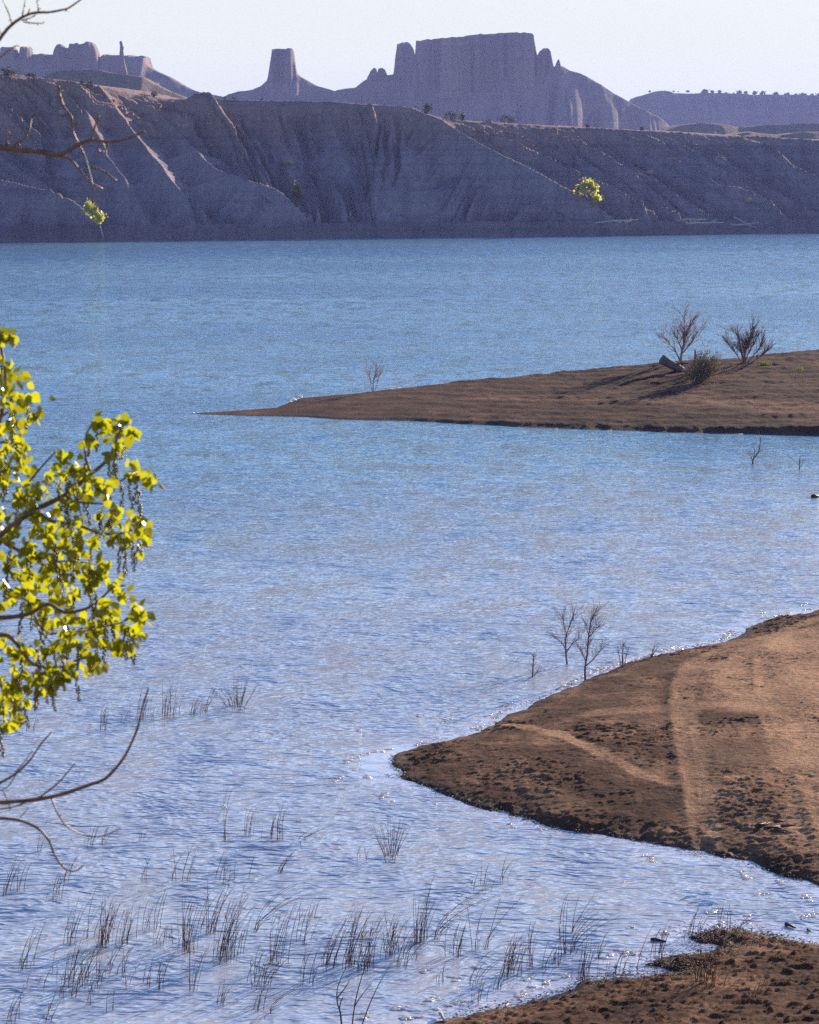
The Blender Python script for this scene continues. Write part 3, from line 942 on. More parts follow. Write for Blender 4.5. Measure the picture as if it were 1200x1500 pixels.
# ---- junipers on the rims
def juniper(px, py, hpx, wpx, label, seed, dist=None, group=None, name='juniper_bush'):
    if dist is None:
        base = bluff_at(px, py)
    else:
        base = ond(px, py, dist)
    s = base[1] / F
    h = hpx * s; wd = wpx * s * 0.5
    t = empty(name, base)
    tag(t, label, 'bush', group)
    mb = MB()
    rr = random.Random(seed)
    mb.tube([(0, 0, -0.3), (rr.uniform(-.1, .1), 0, h * 0.3), (rr.uniform(-.3, .3) * wd, 0, h * 0.7)], h * 0.06 + 0.05, h * 0.02 + .02, 5)
    mb.build('trunk', M['twig'], t)
    lc = leaf_cloud(420, wd, wd, h, h * 0.13, 16, seed)
    lc.build('crown', M['juniper'], t, False)
    return t


J = [(625, 167, 14, 18, 'round dark juniper on the bluff rim above the right hand ridge'),
     (661, 172, 11, 17, 'flat topped juniper with bare stems, the wider of a close pair'),
     (677, 173, 11, 10, 'narrow upright juniper right beside a wider flat one'),
     (745, 181, 12, 30, 'widest low dark juniper spreading over the bluff rim'),
     (8, 107, 14, 18, 'dark juniper at the far left end of the bluff rim'),
     (22, 110, 8, 20, 'low juniper touching the leftmost dark one'),
     (42, 114, 8, 12, 'small juniper, left of a pair near the left rim'),
     (50, 115, 7, 10, 'smaller juniper, right of a pair near the left rim'),
     (121, 126, 7, 9, 'small round juniper below the rounded brown hill'),
     (133, 128, 9, 10, 'darker juniper beside a small round one on the rim'),
     (212, 143, 6, 18, 'low flat dark bush where the rim drops'),
     (226, 143, 9, 14, 'olive bush just right of a low flat dark bush'),
     (328, 147, 5, 14, 'low dark scrub on the rim between hill and butte'),
     (343, 147, 5, 12, 'second low scrub right of the first beneath the saddle'),
     (384, 148, 3.5, 11, 'tiny dark scrub on the rim under the lone butte'),
     (860, 188, 6, 6, 'tiny pointed bush on the rim under the mesa slope'),
     (940, 192, 6, 8, 'tiny round bush on the rim where the mesa slope ends'),
     (1088, 201, 4, 9, 'tiny flat bush on the rim below the foothills'),
     (608, 159, 4, 10, 'scrub clump left of the round rim juniper')]
for i, (px, py, h, wd, lb) in enumerate(J):
    juniper(px, py, h, wd, lb, 50 + i, group='junipers on the bluff rim')
# trees along the rim of the low mesa, too far to tell apart
rr = random.Random(5)
tcl = leaf_cloud(160, 2.2, 2.2, 2.6, 0.9, 9, 99).mesh('crown')
for i in range(34):
    px = 950 + 260 * (i / 33.0) ** 0.75 + rr.uniform(-6, 6)
    py = float(np.interp(px, [960, 985, 1040, 1100, 1200, 1450], [134.5, 134, 135.5, 137.5, 141, 146])) + 0.8
    o = link('rim_tree', tcl, M['juniper'])
    o.location = ond(px, py, 2302 + rr.uniform(0, 8))
    s = 1.05 * rr.uniform(0.35, 1.05) * (0.6 if px < 1030 else 1.0)
    o.scale = (s * rr.uniform(0.8, 1.5), s, s * 0.9); o.rotation_euler = (0, 0, rr.uniform(0, 6))
    tag(o, 'tiny dark tree on the rim of the distant low mesa', 'tree', 'trees along the low mesa rim')


# ---- leafy willows at the foot of the bluff
def willow(px, py, hpx, wpx, label, mat, seed, lobes, base=None):
    base = base or bluff_at(px, py)
    s = base[1] / F
    t = empty('willow_bush', base)
    tag(t, label, 'bush', 'green willows on the far shore')
    rr = random.Random(seed)
    mb = MB()
    for _ in range(9):
        a = rr.uniform(0, 6.28)
        twiggy(mb, (0, 0, -0.2), (math.cos(a) * 0.6, math.sin(a) * 0.6, 1), hpx * s * 0.7, 0.06, 1, rr)
    mb.build('stem', M['twig'], t)
    lc = MB()
    for (ox, oy, lw, lh, n) in lobes:
        c = leaf_cloud(n, lw * s, lw * s, lh * s, 0.45, 14, seed + int(ox), 0.9)
        off = len(lc.v)
        lc.v += [(x + ox * s, y, z + oy * s) for x, y, z in c.v]
        lc.f += [tuple(k + off for k in f) for f in c.f]
    lc.build('foliage', mat, t, False)


willow(862, 292, 30, 46, 'larger bright yellow green willow on the ridge end at right', M['willow'], 3, [(-6, 3, 15, 22, 560), (10, -9, 9, 13, 240), (-15, 7, 8, 12, 160), (3, 8, 7, 17, 150)], ond(864, 293, 533.5))
willow(142, 322, 26, 36, 'smaller yellow green willow on the ledge at left', M['willowlit'], 4, [(2, -10, 11, 17, 420), (-8, -2, 8, 16, 220), (9, -16, 8, 13, 180)], ond(138, 313, 481.5))
willow(436, 303, 26, 24, 'dull green shaded willow in the gully mouth', M['willowdk'], 6, [(0, 0, 12, 25, 420)])

# ---- boulders and driftwood on the far slope
for i, (px, py, rw, rh, lb) in enumerate([
        (422, 239, 9, 6, 'reddish block stuck out of the gullied bluff face'),
        (455, 255, 4, 3, 'small stone on the bluff face below the reddish block'),
        (732, 201, 4, 4, 'pale block on the slope under the widest juniper'),
        (717, 178, 5, 4, 'pale boulder on the rim between two junipers'),
        (952, 257, 6, 4, 'brown boulder halfway up the right part of the bluff'),
        (1096, 296, 7, 5, 'flat boulder low on the right part of the bluff'),
        (703, 202, 7, 5, 'brown boulder just below the rim left of the pale block'),
        (229, 178, 4, 3.5, 'pinkish boulder on the sunlit upper left spur'),
        (1146, 262, 5, 4, 'rounded boulder near the right edge of the bluff'),
        (90, 173, 6, 4, 'brown boulder on the left slope behind the bare branch')]):
    b = bluff_at(px, py); s = b[1] / F
    mb = MB(); mb.lump((0, 0, 0.1), rw * s, rw * s * 0.8, rh * s, 400 + i, 0.22, 7, 10)
    o = mb.build('boulder', M['boulder'], None, False); o.location = b
    tag(o, lb, 'boulder', 'boulders on the bluff')
for i, (x0, y0, x1, y1, lb) in enumerate([
        (872, 327, 935, 322, 'long pale driftwood stick at the foot of the ridge end'),
        (915, 326, 928, 321, 'short pale driftwood crossing a longer stick'),
        (992, 324, 1035, 322, 'pale driftwood branch left of the fanned pile'),
        (1075, 318, 1108, 334, 'slanting pale driftwood, steepest of the fanned pile'),
        (1070, 329, 1112, 326, 'level pale driftwood in the fanned pile'),
        (1005, 328, 1060, 326, 'low pale driftwood trunk beside the waterline'),
        (146, 331, 153, 352, 'pale upright root at the ledge tip on the left shore')]):
    a = bluff_at(x0, y0); b = bluff_at(x1, y1)
    d = min(a[1], b[1]) - 0.6
    a = Vector(ond(x0, y0, d)); b = Vector(ond(x1, y1, d))
    mb = MB(); rr = random.Random(i)
    md = (a + b) * 0.5 + Vector((0, 0, rr.uniform(-.3, .3)))
    mb.tube([a, (a + md) / 2 + Vector((0, 0, rr.uniform(-.15, .15))), md, (b + md) / 2, b], 0.17, 0.06, 5, jitter=0.2)
    for _ in range(3):
        q = a.lerp(b, rr.uniform(0.2, 0.8))
        mb.tube([q, q + (b - a) * 0.14 + Vector((0, 0, rr.uniform(-.6, .8)))], 0.07, 0.03, 4)
    o = mb.build('driftwood', M['pale'])
    tag(o, lb, 'driftwood', 'driftwood on the far shore')


# ---- bare saplings
def sapling(px, py, paths, label, r0, name='bare_sapling', mat='twig', seed=0, twigs=14, tl=0.35, z=0.0, base=None, cat='sapling', group=None, fan=0.7, rad=None):
    """paths: photo polylines, first is the trunk; twigs sprout along all of them"""
    b = Vector(base if base else onz(px, py, z))
    d = b[1]
    t = empty(name, b)
    tag(t, label, cat, group)
    rr = random.Random(seed)
    for i, path in enumerate(paths):
        mb = MB()
        dy = 0.0
        pts = []
        for j, (qx, qy) in enumerate(path):
            p = Vector(ond(qx, qy, d)) - b
            p.y = (dy if i else 0) + (rr.uniform(-.12, .12) * j if i else 0)
            pts.append(p)
        if i == 0: pts[0] = Vector((pts[0].x, 0, -0.15))
        pts = [Vector(p) for p in smooth_poly(pts, 3)]
        r = r0 * (1.0 if i == 0 else 0.55)
        mb.tube(pts, r, r * 0.3, 5, jitter=0.08)
        L = sum((pts[k + 1] - pts[k]).length for k in range(len(pts) - 1))
        for _ in range(max(3, int(twigs * (2.2 if i == 0 else 1.4))) if twigs else 0):
            k = rr.uniform(0.28, 1.0) * (len(pts) - 2)
            k0 = int(k); q = pts[k0].lerp(pts[k0 + 1], k - k0)
            ax = (pts[k0 + 1] - pts[k0]).normalized()
            nd = ax * 0.8 + Vector((rr.uniform(-1, 1), rr.uniform(-1, 1), rr.uniform(-.1, .5))) * fan
            twiggy(mb, q, nd, tl * rr.uniform(0.4, 1.2), max(0.0035, r * 0.22) * (d / 70) ** 0.5, 1, rr, 0.55, 0.02, (2, 4), 3)
        mb.build('trunk' if i == 0 else 'branch', M[mat], t)
    return t


sapling(832, 973, [[(832, 973), (829, 955), (829, 935), (835, 915), (842, 893)], [(830, 952), (822, 940), (812, 932)], [(829, 958), (838, 945), (846, 935), (852, 925)], [(830, 930), (826, 915), (824, 900)]],
        'bushy bare sapling standing in the water left of the tallest one', 0.026, seed=1, twigs=13, tl=0.42, group='bare saplings by the beach')
sapling(858, 997, [[(858, 997), (857, 980), (860, 960), (863, 925), (868, 905), (876, 888)], [(859, 975), (870, 965), (880, 955), (888, 943)], [(858, 968), (852, 955), (846, 944)], [(862, 935), (870, 925), (880, 917)]],
        'tallest bare sapling rooted at the edge of the beach', 0.030, seed=2, twigs=15, tl=0.40, group='bare saplings by the beach')
sapling(912, 982, [[(912, 982), (912, 965), (913, 940)], [(909, 981), (907, 960), (904, 945)], [(915, 981), (918, 962), (921, 945)]],
        'thin three stemmed sapling right of the tallest one', 0.022, seed=3, twigs=6, tl=0.22, group='bare saplings by the beach')
sapling(951, 971, [[(951, 971), (955, 958), (960, 945)], [(953, 966), (958, 955), (965, 948)]],
        'small leaning sapling rooted on the upper edge of the beach', 0.022, seed=4, twigs=4, tl=0.25, group='bare saplings by the beach')
sapling(780, 991, [[(780, 991), (781, 975), (783, 955)], [(783, 990), (787, 982), (790, 975)]],
        'short thin sapling standing in the water left of the bushy one', 0.026, seed=5, twigs=5, tl=0.20, group='bare saplings by the beach')
sapling(1101, 680, [[(1103, 681), (1103, 674), (1107, 668), (1112, 660), (1114, 648), (1115, 640)], [(1103, 675), (1099, 668), (1097, 663)], [(1104, 672), (1105, 664), (1105, 657)]],
        'crooked bare sapling in the channel below the spit', 0.045, seed=6, twigs=3, tl=0.35)
sapling(1171, 688, [[(1171, 688), (1171, 680), (1172, 668)], [(1171, 686), (1175, 680), (1177, 672)]],
        'short forked twig in the channel near the right edge', 0.03, seed=7, twigs=3, tl=0.25)
b_ = spit(547, 573.5)
sapling(547, 573, [[(547, 573), (547, 560), (551, 545), (552, 533)], [(545, 572), (542, 556), (540, 545)], [(550, 572), (554, 555), (557, 545)]],
        'lone thin bare sapling on the far edge of the spit', 0.035, seed=8, twigs=9, tl=0.8, base=b_, mat='twigpink')
b_ = spit(997, 531)
sapling(997, 531, [[(997, 533), (998, 520), (1002, 505), (1006, 490), (1012, 470)], [(996, 528), (990, 515), (978, 500), (965, 487)], [(999, 518), (1008, 508), (1018, 494), (1023, 485)], [(997, 524), (1001, 505), (1003, 475), (1003, 462)], [(999, 512), (993, 498), (987, 487)]],
        'leafless pinkish tree on the spit beside a log', 0.085, name='bare_tree', mat='twigpink', seed=9, twigs=13, tl=0.95, base=b_, cat='tree')
b_ = spit(1092, 531)
sapling(1092, 531, [[(1090, 535), (1092, 515), (1098, 500), (1104, 478)], [(1088, 534), (1080, 520), (1070, 508), (1064, 500)], [(1089, 534), (1085, 510), (1081, 492), (1073, 485)], [(1093, 534), (1104, 520), (1114, 508), (1118, 492)], [(1092, 534), (1091, 512), (1089, 495)], [(1095, 534), (1108, 527), (1120, 517), (1126, 511)], [(1091, 530), (1100, 510), (1112, 490)], [(1090, 533), (1088, 518), (1078, 508)]],
        'tall dark twiggy shrub on top of the spit', 0.07, name='twiggy_shrub', mat='twig', seed=10, twigs=26, tl=0.7, base=b_, cat='shrub', fan=0.5)
b_ = spit(1017, 530)
sapling(1017, 530, [[(1017, 531), (1019, 522), (1018, 512)], [(1018, 524), (1021, 519)]],
        'broken upright stub between the pinkish tree and sagebrush', 0.10, name='dead_stub', mat='log', seed=12, twigs=0, tl=0.2, base=b_, cat='stub')


def sagebrush():
    b = spit(1022, 561)
    s = b[1] / F
    t = empty('sagebrush', b)
    tag(t, 'low rounded olive brown sagebrush on the spit', 'shrub')
    rr = random.Random(31)
    mb = MB()
    for _ in range(46):
        a = rr.uniform(0, 6.28); q = rr.uniform(0.2, 1.0)
        twiggy(mb, (rr.uniform(-.12, .12), rr.uniform(-.12, .12), -0.1), (math.cos(a) * q + 0.25, math.sin(a) * q, rr.uniform(0.7, 1.2)), rr.uniform(0.9, 1.55), 0.025, 2, rr, 0.45, 0, (2, 3), 3)
    mb.build('stem', M['twig'], t)
    lc = leaf_cloud(1900, 0.88, 0.88, 1.55, 0.075, 40, 32, 1.2)
    lc.v = [(x + 0.22 * z, y, z) for x, y, z in lc.v]
    lc.build('foliage', M['sage'], t, False)


sagebrush()


def spit_log():
    b = spit(990, 543)
    a0 = Vector(ond(969, 526, b[1] - 0.2)); a1 = Vector(ond(1003, 543.5, b[1] + 0.1))
    t = empty('fallen_log', b)
    tag(t, 'thick weathered log lying on the spit, raised sawn end', 'log')
    mb = MB()
    c = a0.lerp(a1, 0.5) + Vector((0, 0, -0.03))
    pts = [a0, a0.lerp(c, 0.5), c, c.lerp(a1, 0.5), a1]
    mb.tube([p - Vector(b) for p in pts], [0.25, 0.245, 0.22, 0.19, 0.15], sides=12, jitter=0.05)
    mb.build('trunk', M['log'], t)
    mb = MB()
    q = c - Vector(b)
    mb.tube([q, q + Vector((0.5, -0.2, 0.18)), q + Vector((0.8, -0.3, 0.1))], 0.08, 0.03, 6)
    mb.build('branch', M['log'], t)


spit_log()
for (px, py, n, wd, lb) in [(1122, 535, 60, 9, 'bright green grass tuft right of the dark shrub'), (1172, 542, 40, 5, 'small green grass tuft near the right edge of the spit')]:
    b = spit(px, py); s = b[1] / F
    mb = MB(); rr = random.Random(px)
    for _ in range(n):
        p = Vector((rr.gauss(0, wd * s * 0.45), rr.gauss(0, .2), 0)); dv = Vector((rr.uniform(-.5, .5), rr.uniform(-.5, .5), 1)) * rr.uniform(0.1, 0.26)
        i = len(mb.v); mb.v += [tuple(p - Vector((.02, 0, 0))), tuple(p + Vector((.02, 0, 0))), tuple(p + dv)]; mb.f.append((i, i + 1, i + 2))
    o = mb.build('grass_tuft', M['grass'], None, False); o.location = b
    tag(o, lb, 'grass', 'green tufts on the spit')


# ---- reeds and drowned shrubs standing in the shallows
def stem(mb, rr, base, h, lean, curl, r, d):
    pts = []
    n = 6
    for i in range(n + 1):
        t = i / n
        pts.append(base + Vector((lean * h * t + curl * h * t * t * t, (0.12 * lean) * h * t, h * (t - 0.22 * abs(curl) * t * t))))
    pts[0] = pts[0] - Vector((0, 0, 0.15))
    mb.tube(pts, r, r * 0.35, 4, cap=False)
    return pts


REEDBED = 'dead reeds standing in the bottom shallows'
MIDREED = 'drowned twigs in open water'
CL = []   # px, py, half width px, stems, height px, lean, label, group, style


def C(px, py, hw, n, h, lean, label, group=REEDBED, style='s'):
    CL.append((px, py, hw, n, h, lean, label, group, style))


S1 = 'few thin reed stalks standing apart in the bottom shallows'
C(8, 1310, 8, 5, 62, .25, 'leaning reeds cut by the left edge, upper ones')
C(30, 1303, 7, 5, 46, .2, 'short sparse reeds just right of the left edge')
C(81, 1316, 9, 6, 46, .1, 'small reed clump under the lowest bare branch tip')
C(95, 1290, 5, 3, 42, .35, 'three reeds slanting behind the drooping bare twig')
C(36, 1420, 11, 7, 78, .2, 'tall loose reeds low at the left edge')
C(101, 1382, 5, 8, 72, .15, 'upright dark reeds left of the rusty clump')
C(123, 1376, 5, 4, 84, .28, 'tall reeds arching right, beside the rusty clump')
C(152, 1384, 8, 20, 74, .16, 'dense rust coloured reed clump at lower left', REEDBED, 'r')
C(180, 1380, 11, 11, 66, .18, 'loose dark reeds right of the rusty clump')
C(115, 1442, 33, 44, 58, .22, 'widest short dark thicket of reeds at lower left', REEDBED, 't')
C(180, 1431, 3, 2, 50, .2, S1)
C(214, 1441, 3, 2, 36, .1, S1)
C(232, 1446, 8, 7, 54, .05, 'small tuft around one tall stalk right of the thicket')
C(221, 1362, 9, 8, 56, .12, 'small upright reed clump above the thicket')
C(240, 1384, 10, 8, 28, .15, 'low broken reeds between two taller clumps', REEDBED, 't')
C(277, 1392, 8, 18, 86, .05, 'tall straight dark reed clump')
C(282, 1453, 5, 5, 82, .1, 'long crossing stalks below the tall straight clump')
C(18, 1499, 12, 6, 52, .25, 'leaning reeds at the bottom left corner')
C(66, 1501, 8, 4, 46, .4, 'slanting reeds along the bottom edge left')
C(308, 1366, 9, 14, 82, .22, 'leaning reed clump behind the thickest one')
C(328, 1406, 11, 24, 108, .22, 'thickest tallest dark reed clump, leaning right')
C(371, 1364, 5, 5, 84, .75, 'long reeds sweeping right in parallel arcs', REEDBED, 'a')
C(349, 1398, 4, 3, 62, .2, S1)
C(404, 1413, 9, 12, 94, .14, 'tall fork topped reed clump in the middle bed')
C(378, 1443, 11, 16, 58, .25, 'tangled short reeds under the fork topped clump', REEDBED, 't')
C(444, 1441, 3, 2, 62, .0, S1)
C(455, 1442, 3, 3, 64, .2, 'kinked stalk pair right of the tangled reeds')
C(440, 1382, 8, 7, 62, .3, 'arching reeds above the kinked pair')
C(481, 1416, 9, 10, 84, .2, 'loose reeds left of the dense central row')
C(512, 1413, 9, 18, 86, .16, 'left half of the dense central reed row')
C(535, 1419, 10, 18, 82, .1, 'right half of the dense central reed row')
C(377, 1481, 6, 5, 42, .2, 'short reeds near the bottom edge below the tangle')
C(392, 1483, 4, 3, 50, .7, 'single low arc of reed near the bottom edge', REEDBED, 'a')
C(322, 1470, 10, 7, 34, .15, 'sparse stubs near the bottom edge left of centre')
C(574, 1396, 14, 20, 62, .12, 'short bushy reed clump right of the central row', REEDBED, 't')
C(587, 1416, 6, 6, 84, .4, 'long stalks crossing in front of the bushy clump')
C(613, 1382, 5, 13, 80, .08, 'upright dark reed column right of centre')
C(625, 1376, 4, 4, 104, .08, 'tallest slender stalk right of the dark column')
C(636, 1376, 6, 5, 80, .55, 'reeds arching right from beside the slender stalk', REEDBED, 'a')
C(668, 1398, 9, 10, 56, .1, 'small reed clump with crossed stems')
C(697, 1390, 4, 4, 82, .02, 'straight stalks left of a leaning pair')
C(709, 1389, 4, 4, 76, .42, 'leaning pair of reeds beside straight stalks')
C(645, 1441, 6, 4, 32, .0, S1)
C(692, 1441, 6, 4, 66, .45, 'sweeping curved reeds left of the brown clump', REEDBED, 'a')
C(700, 1467, 8, 6, 40, .05, 'low twigs at the tip of the muddy shore')
C(749, 1426, 11, 20, 58, .1, 'dense brown twig clump beside the muddy shore', REEDBED, 'r')
C(726, 1449, 6, 5, 72, .25, 'long reeds in front of the dense brown twigs')
C(779, 1417, 5, 5, 84, -.15, 'reeds with one stalk bowing left')
C(799, 1416, 4, 3, 46, .25, S1)
C(815, 1413, 6, 8, 24, .0, 'stubby straw coloured tuft in the water', REEDBED, 'r')
C(827, 1398, 5, 6, 92, -.08, 'tall V shaped reed clump near the shore')
C(836, 1366, 3, 4, 64, .5, 'three stalks leaning right behind the V clump')
C(838, 1395, 7, 6, 74, .5, 'branching reeds leaning right of the V clump', REEDBED, 'a')
C(855, 1442, 9, 14, 84, .05, 'upright stems rooted at the wet edge of the shore')
C(876, 1405, 4, 3, 46, .2, S1)
C(905, 1426, 8, 7, 42, .2, 'short thin reeds along the shore edge')
C(932, 1424, 2, 1, 84, .22, 'tall lone leaning stalk before the mud inlet')
C(965, 1402, 8, 8, 54, .03, 'thin reeds in the mud inlet')
C(1018, 1370, 9, 9, 42, .12, 'thin reeds behind the debris point')
C(1056, 1362, 9, 6, 46, .05, 'sparse stalks beyond the debris point')
C(1083, 1361, 3, 3, 28, .9, 'low arc of reed above the debris point', REEDBED, 'a')
C(335, 1290, 12, 8, 40, .25, 'sparse reeds above the tall leaning clumps')
C(251, 1289, 5, 3, 56, .2, 'pair of slender stalks, left one, above the reed bed')
C(266, 1291, 5, 3, 58, .2, 'pair of slender stalks, right one, above the reed bed')
C(212, 1292, 5, 3, 40, .15, S1)
C(410, 1279, 6, 5, 36, .35, 'short slanting reeds left of the drowned shrub')
C(450, 1345, 10, 4, 34, .2, S1)
C(700, 1300, 12, 5, 36, .1, 'faint thin stalks above the right reeds')
C(735, 1290, 5, 4, 40, .25, S1)
# mid water
C(152, 1068, 6, 8, 36, .05, 'sparse twig clump nearest the green leaves', MIDREED)
C(183, 1056, 10, 6, 22, .1, 'low sparse twigs between two clumps', MIDREED)
C(209, 1054, 9, 9, 42, .05, 'twig clump behind the curved bare branch tip', MIDREED)
C(252, 1048, 11, 15, 52, .08, 'taller twig clump right of the curved branch', MIDREED)
C(284, 1045, 9, 11, 26, .25, 'low twigs between the taller clump and the fan', MIDREED)
C(299, 1043, 5, 6, 38, .35, 'leaning twigs just left of the fan shaped clump', MIDREED)
C(348, 1036, 15, 26, 46, .0, 'fan shaped drowned twig clump in open water', MIDREED, 'f')
C(329, 1232, 3, 3, 84, .08, 'tall lone stalk in open water left of centre', MIDREED)
C(366, 1221, 9, 6, 46, .1, 'thin stalks right of the tall lone stalk', MIDREED)
C(395, 1226, 8, 6, 36, .1, 'faint short stalks below the thin ones', MIDREED)
C(411, 1230, 4, 6, 58, .05, 'narrow upright twig clump with a thick tip', MIDREED)
C(440, 1229, 3, 2, 24, 1.6, 'low stick lying slanted out of the water', MIDREED)
C(573, 1256, 15, 18, 60, .12, 'branching drowned shrub in the middle of the near water', MIDREED, 'f')
C(533, 1259, 7, 4, 28, .05, 'few small twigs left of the drowned shrub', MIDREED)
C(208, 1231, 3, 2, 18, .3, 'tiny twin stalks far left of the lone stalk', MIDREED)
C(130, 1240, 5, 3, 40, .3, 'slanted stalks behind the drooping bare twigs', MIDREED)
C(151, 1235, 5, 3, 32, .3, 'short stalks right of the slanted ones', MIDREED)
C(56, 1246, 3, 2, 28, .1, 'tiny stalks under the lower bare branch', MIDREED)
C(43, 1071, 5, 4, 28, .15, 'thin twigs right below the hanging leaves', MIDREED)
C(160, 1480, 6, 2, 40, .05, S1)
C(130, 1470, 4, 2, 36, .1, S1)

for i, (px, py, hw, n, h, lean, label, group, style) in enumerate(CL):
    b = Vector(onz(px, py, 0.0)); d = b.y; s = d / F
    t = empty('reed_clump' if group == REEDBED else 'drowned_twigs', b)
    tag(t, label, 'reeds' if group == REEDBED else 'twigs', group)
    rr = random.Random(900 + i)
    mb = MB()
    n = int(n * 1.35 + 0.5)
    for k in range(n):
        big = k < max(1, n * 0.4)
        q = Vector((rr.gauss(0, hw * 0.75) * s, rr.uniform(-2.5, 2.5) * hw * s, 0))
        hh = h * s * (rr.uniform(0.75, 1.0) if big else rr.uniform(0.25, 0.85)) * 1.08
        ln = lean * rr.uniform(0.4, 1.6) + rr.gauss(0, .09)
        cu = rr.uniform(-0.02, 0.22) + (0.35 if style == 'a' else 0)
        if style == 'f':
            ln = q.x / (hw * s) * 0.55 + rr.uniform(-.15, .15); cu = -0.1 * ln; q.x *= 0.5
        if style == 't':
            ln += rr.uniform(-.3, .3)
        pts = stem(mb, rr, q, hh, ln, cu, 0.0062 if big else 0.0042, d)
        if rr.random() < (0.9 if style in 'ftr' else 0.4):
            for _ in range(rr.randint(1, 3)):
                j = rr.randint(1, 4)
                p = pts[j]
                mb.tube([p, p + Vector((rr.uniform(-.5, .6), rr.uniform(-.3, .3), rr.uniform(.3, 1))) * hh * 0.22], 0.004, 0.002, 3, cap=False)
    mb.build('stem', M['stemr' if style == 'r' else 'stem'], t)


def shrub_twig(label, paths, name='drowned_branch', d=None, r=0.016, seed=0):
    b = Vector(onz(*paths[0][0], 0.0)); d = b.y
    t = empty(name, b); tag(t, label, 'branch')
    for i, path in enumerate(paths):
        mb = MB()
        pts = [Vector(ond(qx, qy, d)) - b for qx, qy in path]
        if i == 0: pts[0].z -= 0.2
        pts = smooth_poly(pts, 3)
        mb.tube(pts, r * (1 if i == 0 else 0.75), r * 0.25, 5)
        mb.build('stem' if i == 0 else 'twig', M['stem'], t)


shrub_twig('crooked forked branch at the bottom edge', [[(502, 1502), (499, 1485), (494, 1467), (495, 1445), (508, 1415)], [(494, 1462), (505, 1448), (512, 1437)], [(497, 1478), (500, 1466), (503, 1460)]])
shrub_twig('long slender branch slanting right at the bottom edge', [[(514, 1502), (520, 1470), (532, 1425), (540, 1405)], [(519, 1475), (530, 1458), (545, 1440)]], r=0.013)
shrub_twig('slender branch right of the crooked fork, bottom edge', [[(524, 1501), (540, 1475), (556, 1440), (570, 1418)]], r=0.011)

# dry stems rooted in the mud
for (px, py, n, h, lb) in [(1036, 1440, 26, 62, 'reddish dry shrub rooted in the bottom right mud'), (1107, 1458, 6, 44, 'thin dry stalks rooted in mud at lower right'), (935, 1470, 5, 40, 'faint dry stalks on the near mud bank')]:
    b = Vector(onz(px, py, 0.2)); s = b.y / F
    t = empty('dry_shrub', b); tag(t, lb, 'shrub')
    mb = MB(); rr = random.Random(px)
    for _ in range(n):
        stem(mb, rr, Vector((rr.gauss(0, .1), rr.gauss(0, .2), 0)), h * s * rr.uniform(.35, 1.1), rr.uniform(-.5, .45), rr.uniform(-.1, .2), 0.0065, b.y)
    mb.build('stem', M['stemr'], t)

# sticks on and off the beach
for i, (x0, y0, x1, y1, r, z, lb) in enumerate([
        (1151, 1354, 1165, 1359, 0.032, 0.02, 'dark stick floating in the bottom right inlet'),
        (954, 1376, 976, 1379, 0.03, 0.01, 'thin dark stick floating off the mud inlet'),
        (1183, 1362, 1187, 1364, 0.022, 0.02, 'tiny dark chip floating near the right edge'),
        (645, 1484, 652, 1497, 0.035, 0.06, 'pale broken stick on the tip of the near shore'),
        (740, 1475, 745, 1470, 0.02, 0.12, 'pale splinter on the near shore'),
        (1190, 728, 1200, 727, 0.10, 0.03, 'dark driftwood floating at the right edge of the channel')]):
    a = Vector(onz(x0, y0, z)); b = Vector(onz(x1, y1, z))
    mb = MB(); m_ = (a + b) / 2
    mb.tube([a, a.lerp(m_, .5) + Vector((0, 0, r * .3)), m_ + Vector((0, 0, r * .2)), b], r, r * 0.5, 6, jitter=0.2)
    mb.build('stick', M['pale' if 'pale' in lb else 'dark'])
    tag(bpy.context.scene.objects[-1] if False else mb and COL.objects[-1], lb, 'stick')
mb = MB(); rr = random.Random(77)
c = Vector(onz(1135, 1212, 0.72))
for _ in range(9):
    p = c + Vector((rr.gauss(0, .14), rr.gauss(0, .25), rr.uniform(-.02, .05)))
    dv = Vector((rr.uniform(.5, 1), rr.uniform(-.6, .6), rr.uniform(0, .35))) * rr.uniform(.15, .4)
    mb.tube([p - dv * .5, p, p + dv * .5], 0.03, 0.012, 5, jitter=.2)
o = mb.build('driftwood', M['dark']); tag(o, 'dark tangled driftwood lying on the wheel tracked beach', 'driftwood')


# ---- debris, froth and sun-glint lumps: small uncountable bits along the waterlines
def debris(name, label, lines, n, size, mat, z, seed, spread, kind='stuff'):
    rr = random.Random(seed); mb = MB()
    for pts, wgt in lines:
        P = [Vector(onz(*p, 0)) for p in pts]
        L = [(P[i + 1] - P[i]).length for i in range(len(P) - 1)]
        for _ in range(int(n * wgt)):
            r = rr.uniform(0, sum(L)); i = 0
            while i < len(L) - 1 and r > L[i]: r -= L[i]; i += 1
            q = P[i].lerp(P[i + 1], min(1, r / L[i])) + Vector((rr.gauss(0, spread), rr.gauss(0, spread * 1.6), z + rr.uniform(0, 0.04)))
            if rr.random() < 0.5:
                an = rr.uniform(0, 6.28); l = size * rr.uniform(1, 5)
                dv = Vector((math.cos(an), math.sin(an), rr.uniform(-.1, .25))) * l
                mb.tube([q - dv * .5, q + dv * .5], size * .28, size * .15, 4)
            else:
                mb.lump(q, size * rr.uniform(.5, 1.2), size * rr.uniform(.5, 1.2), size * rr.uniform(.2, .45), rr.randint(0, 9999), .35, 4, 5)
    o = mb.build(name, M[mat], None, False); tag(o, label, 'debris', kind=kind)


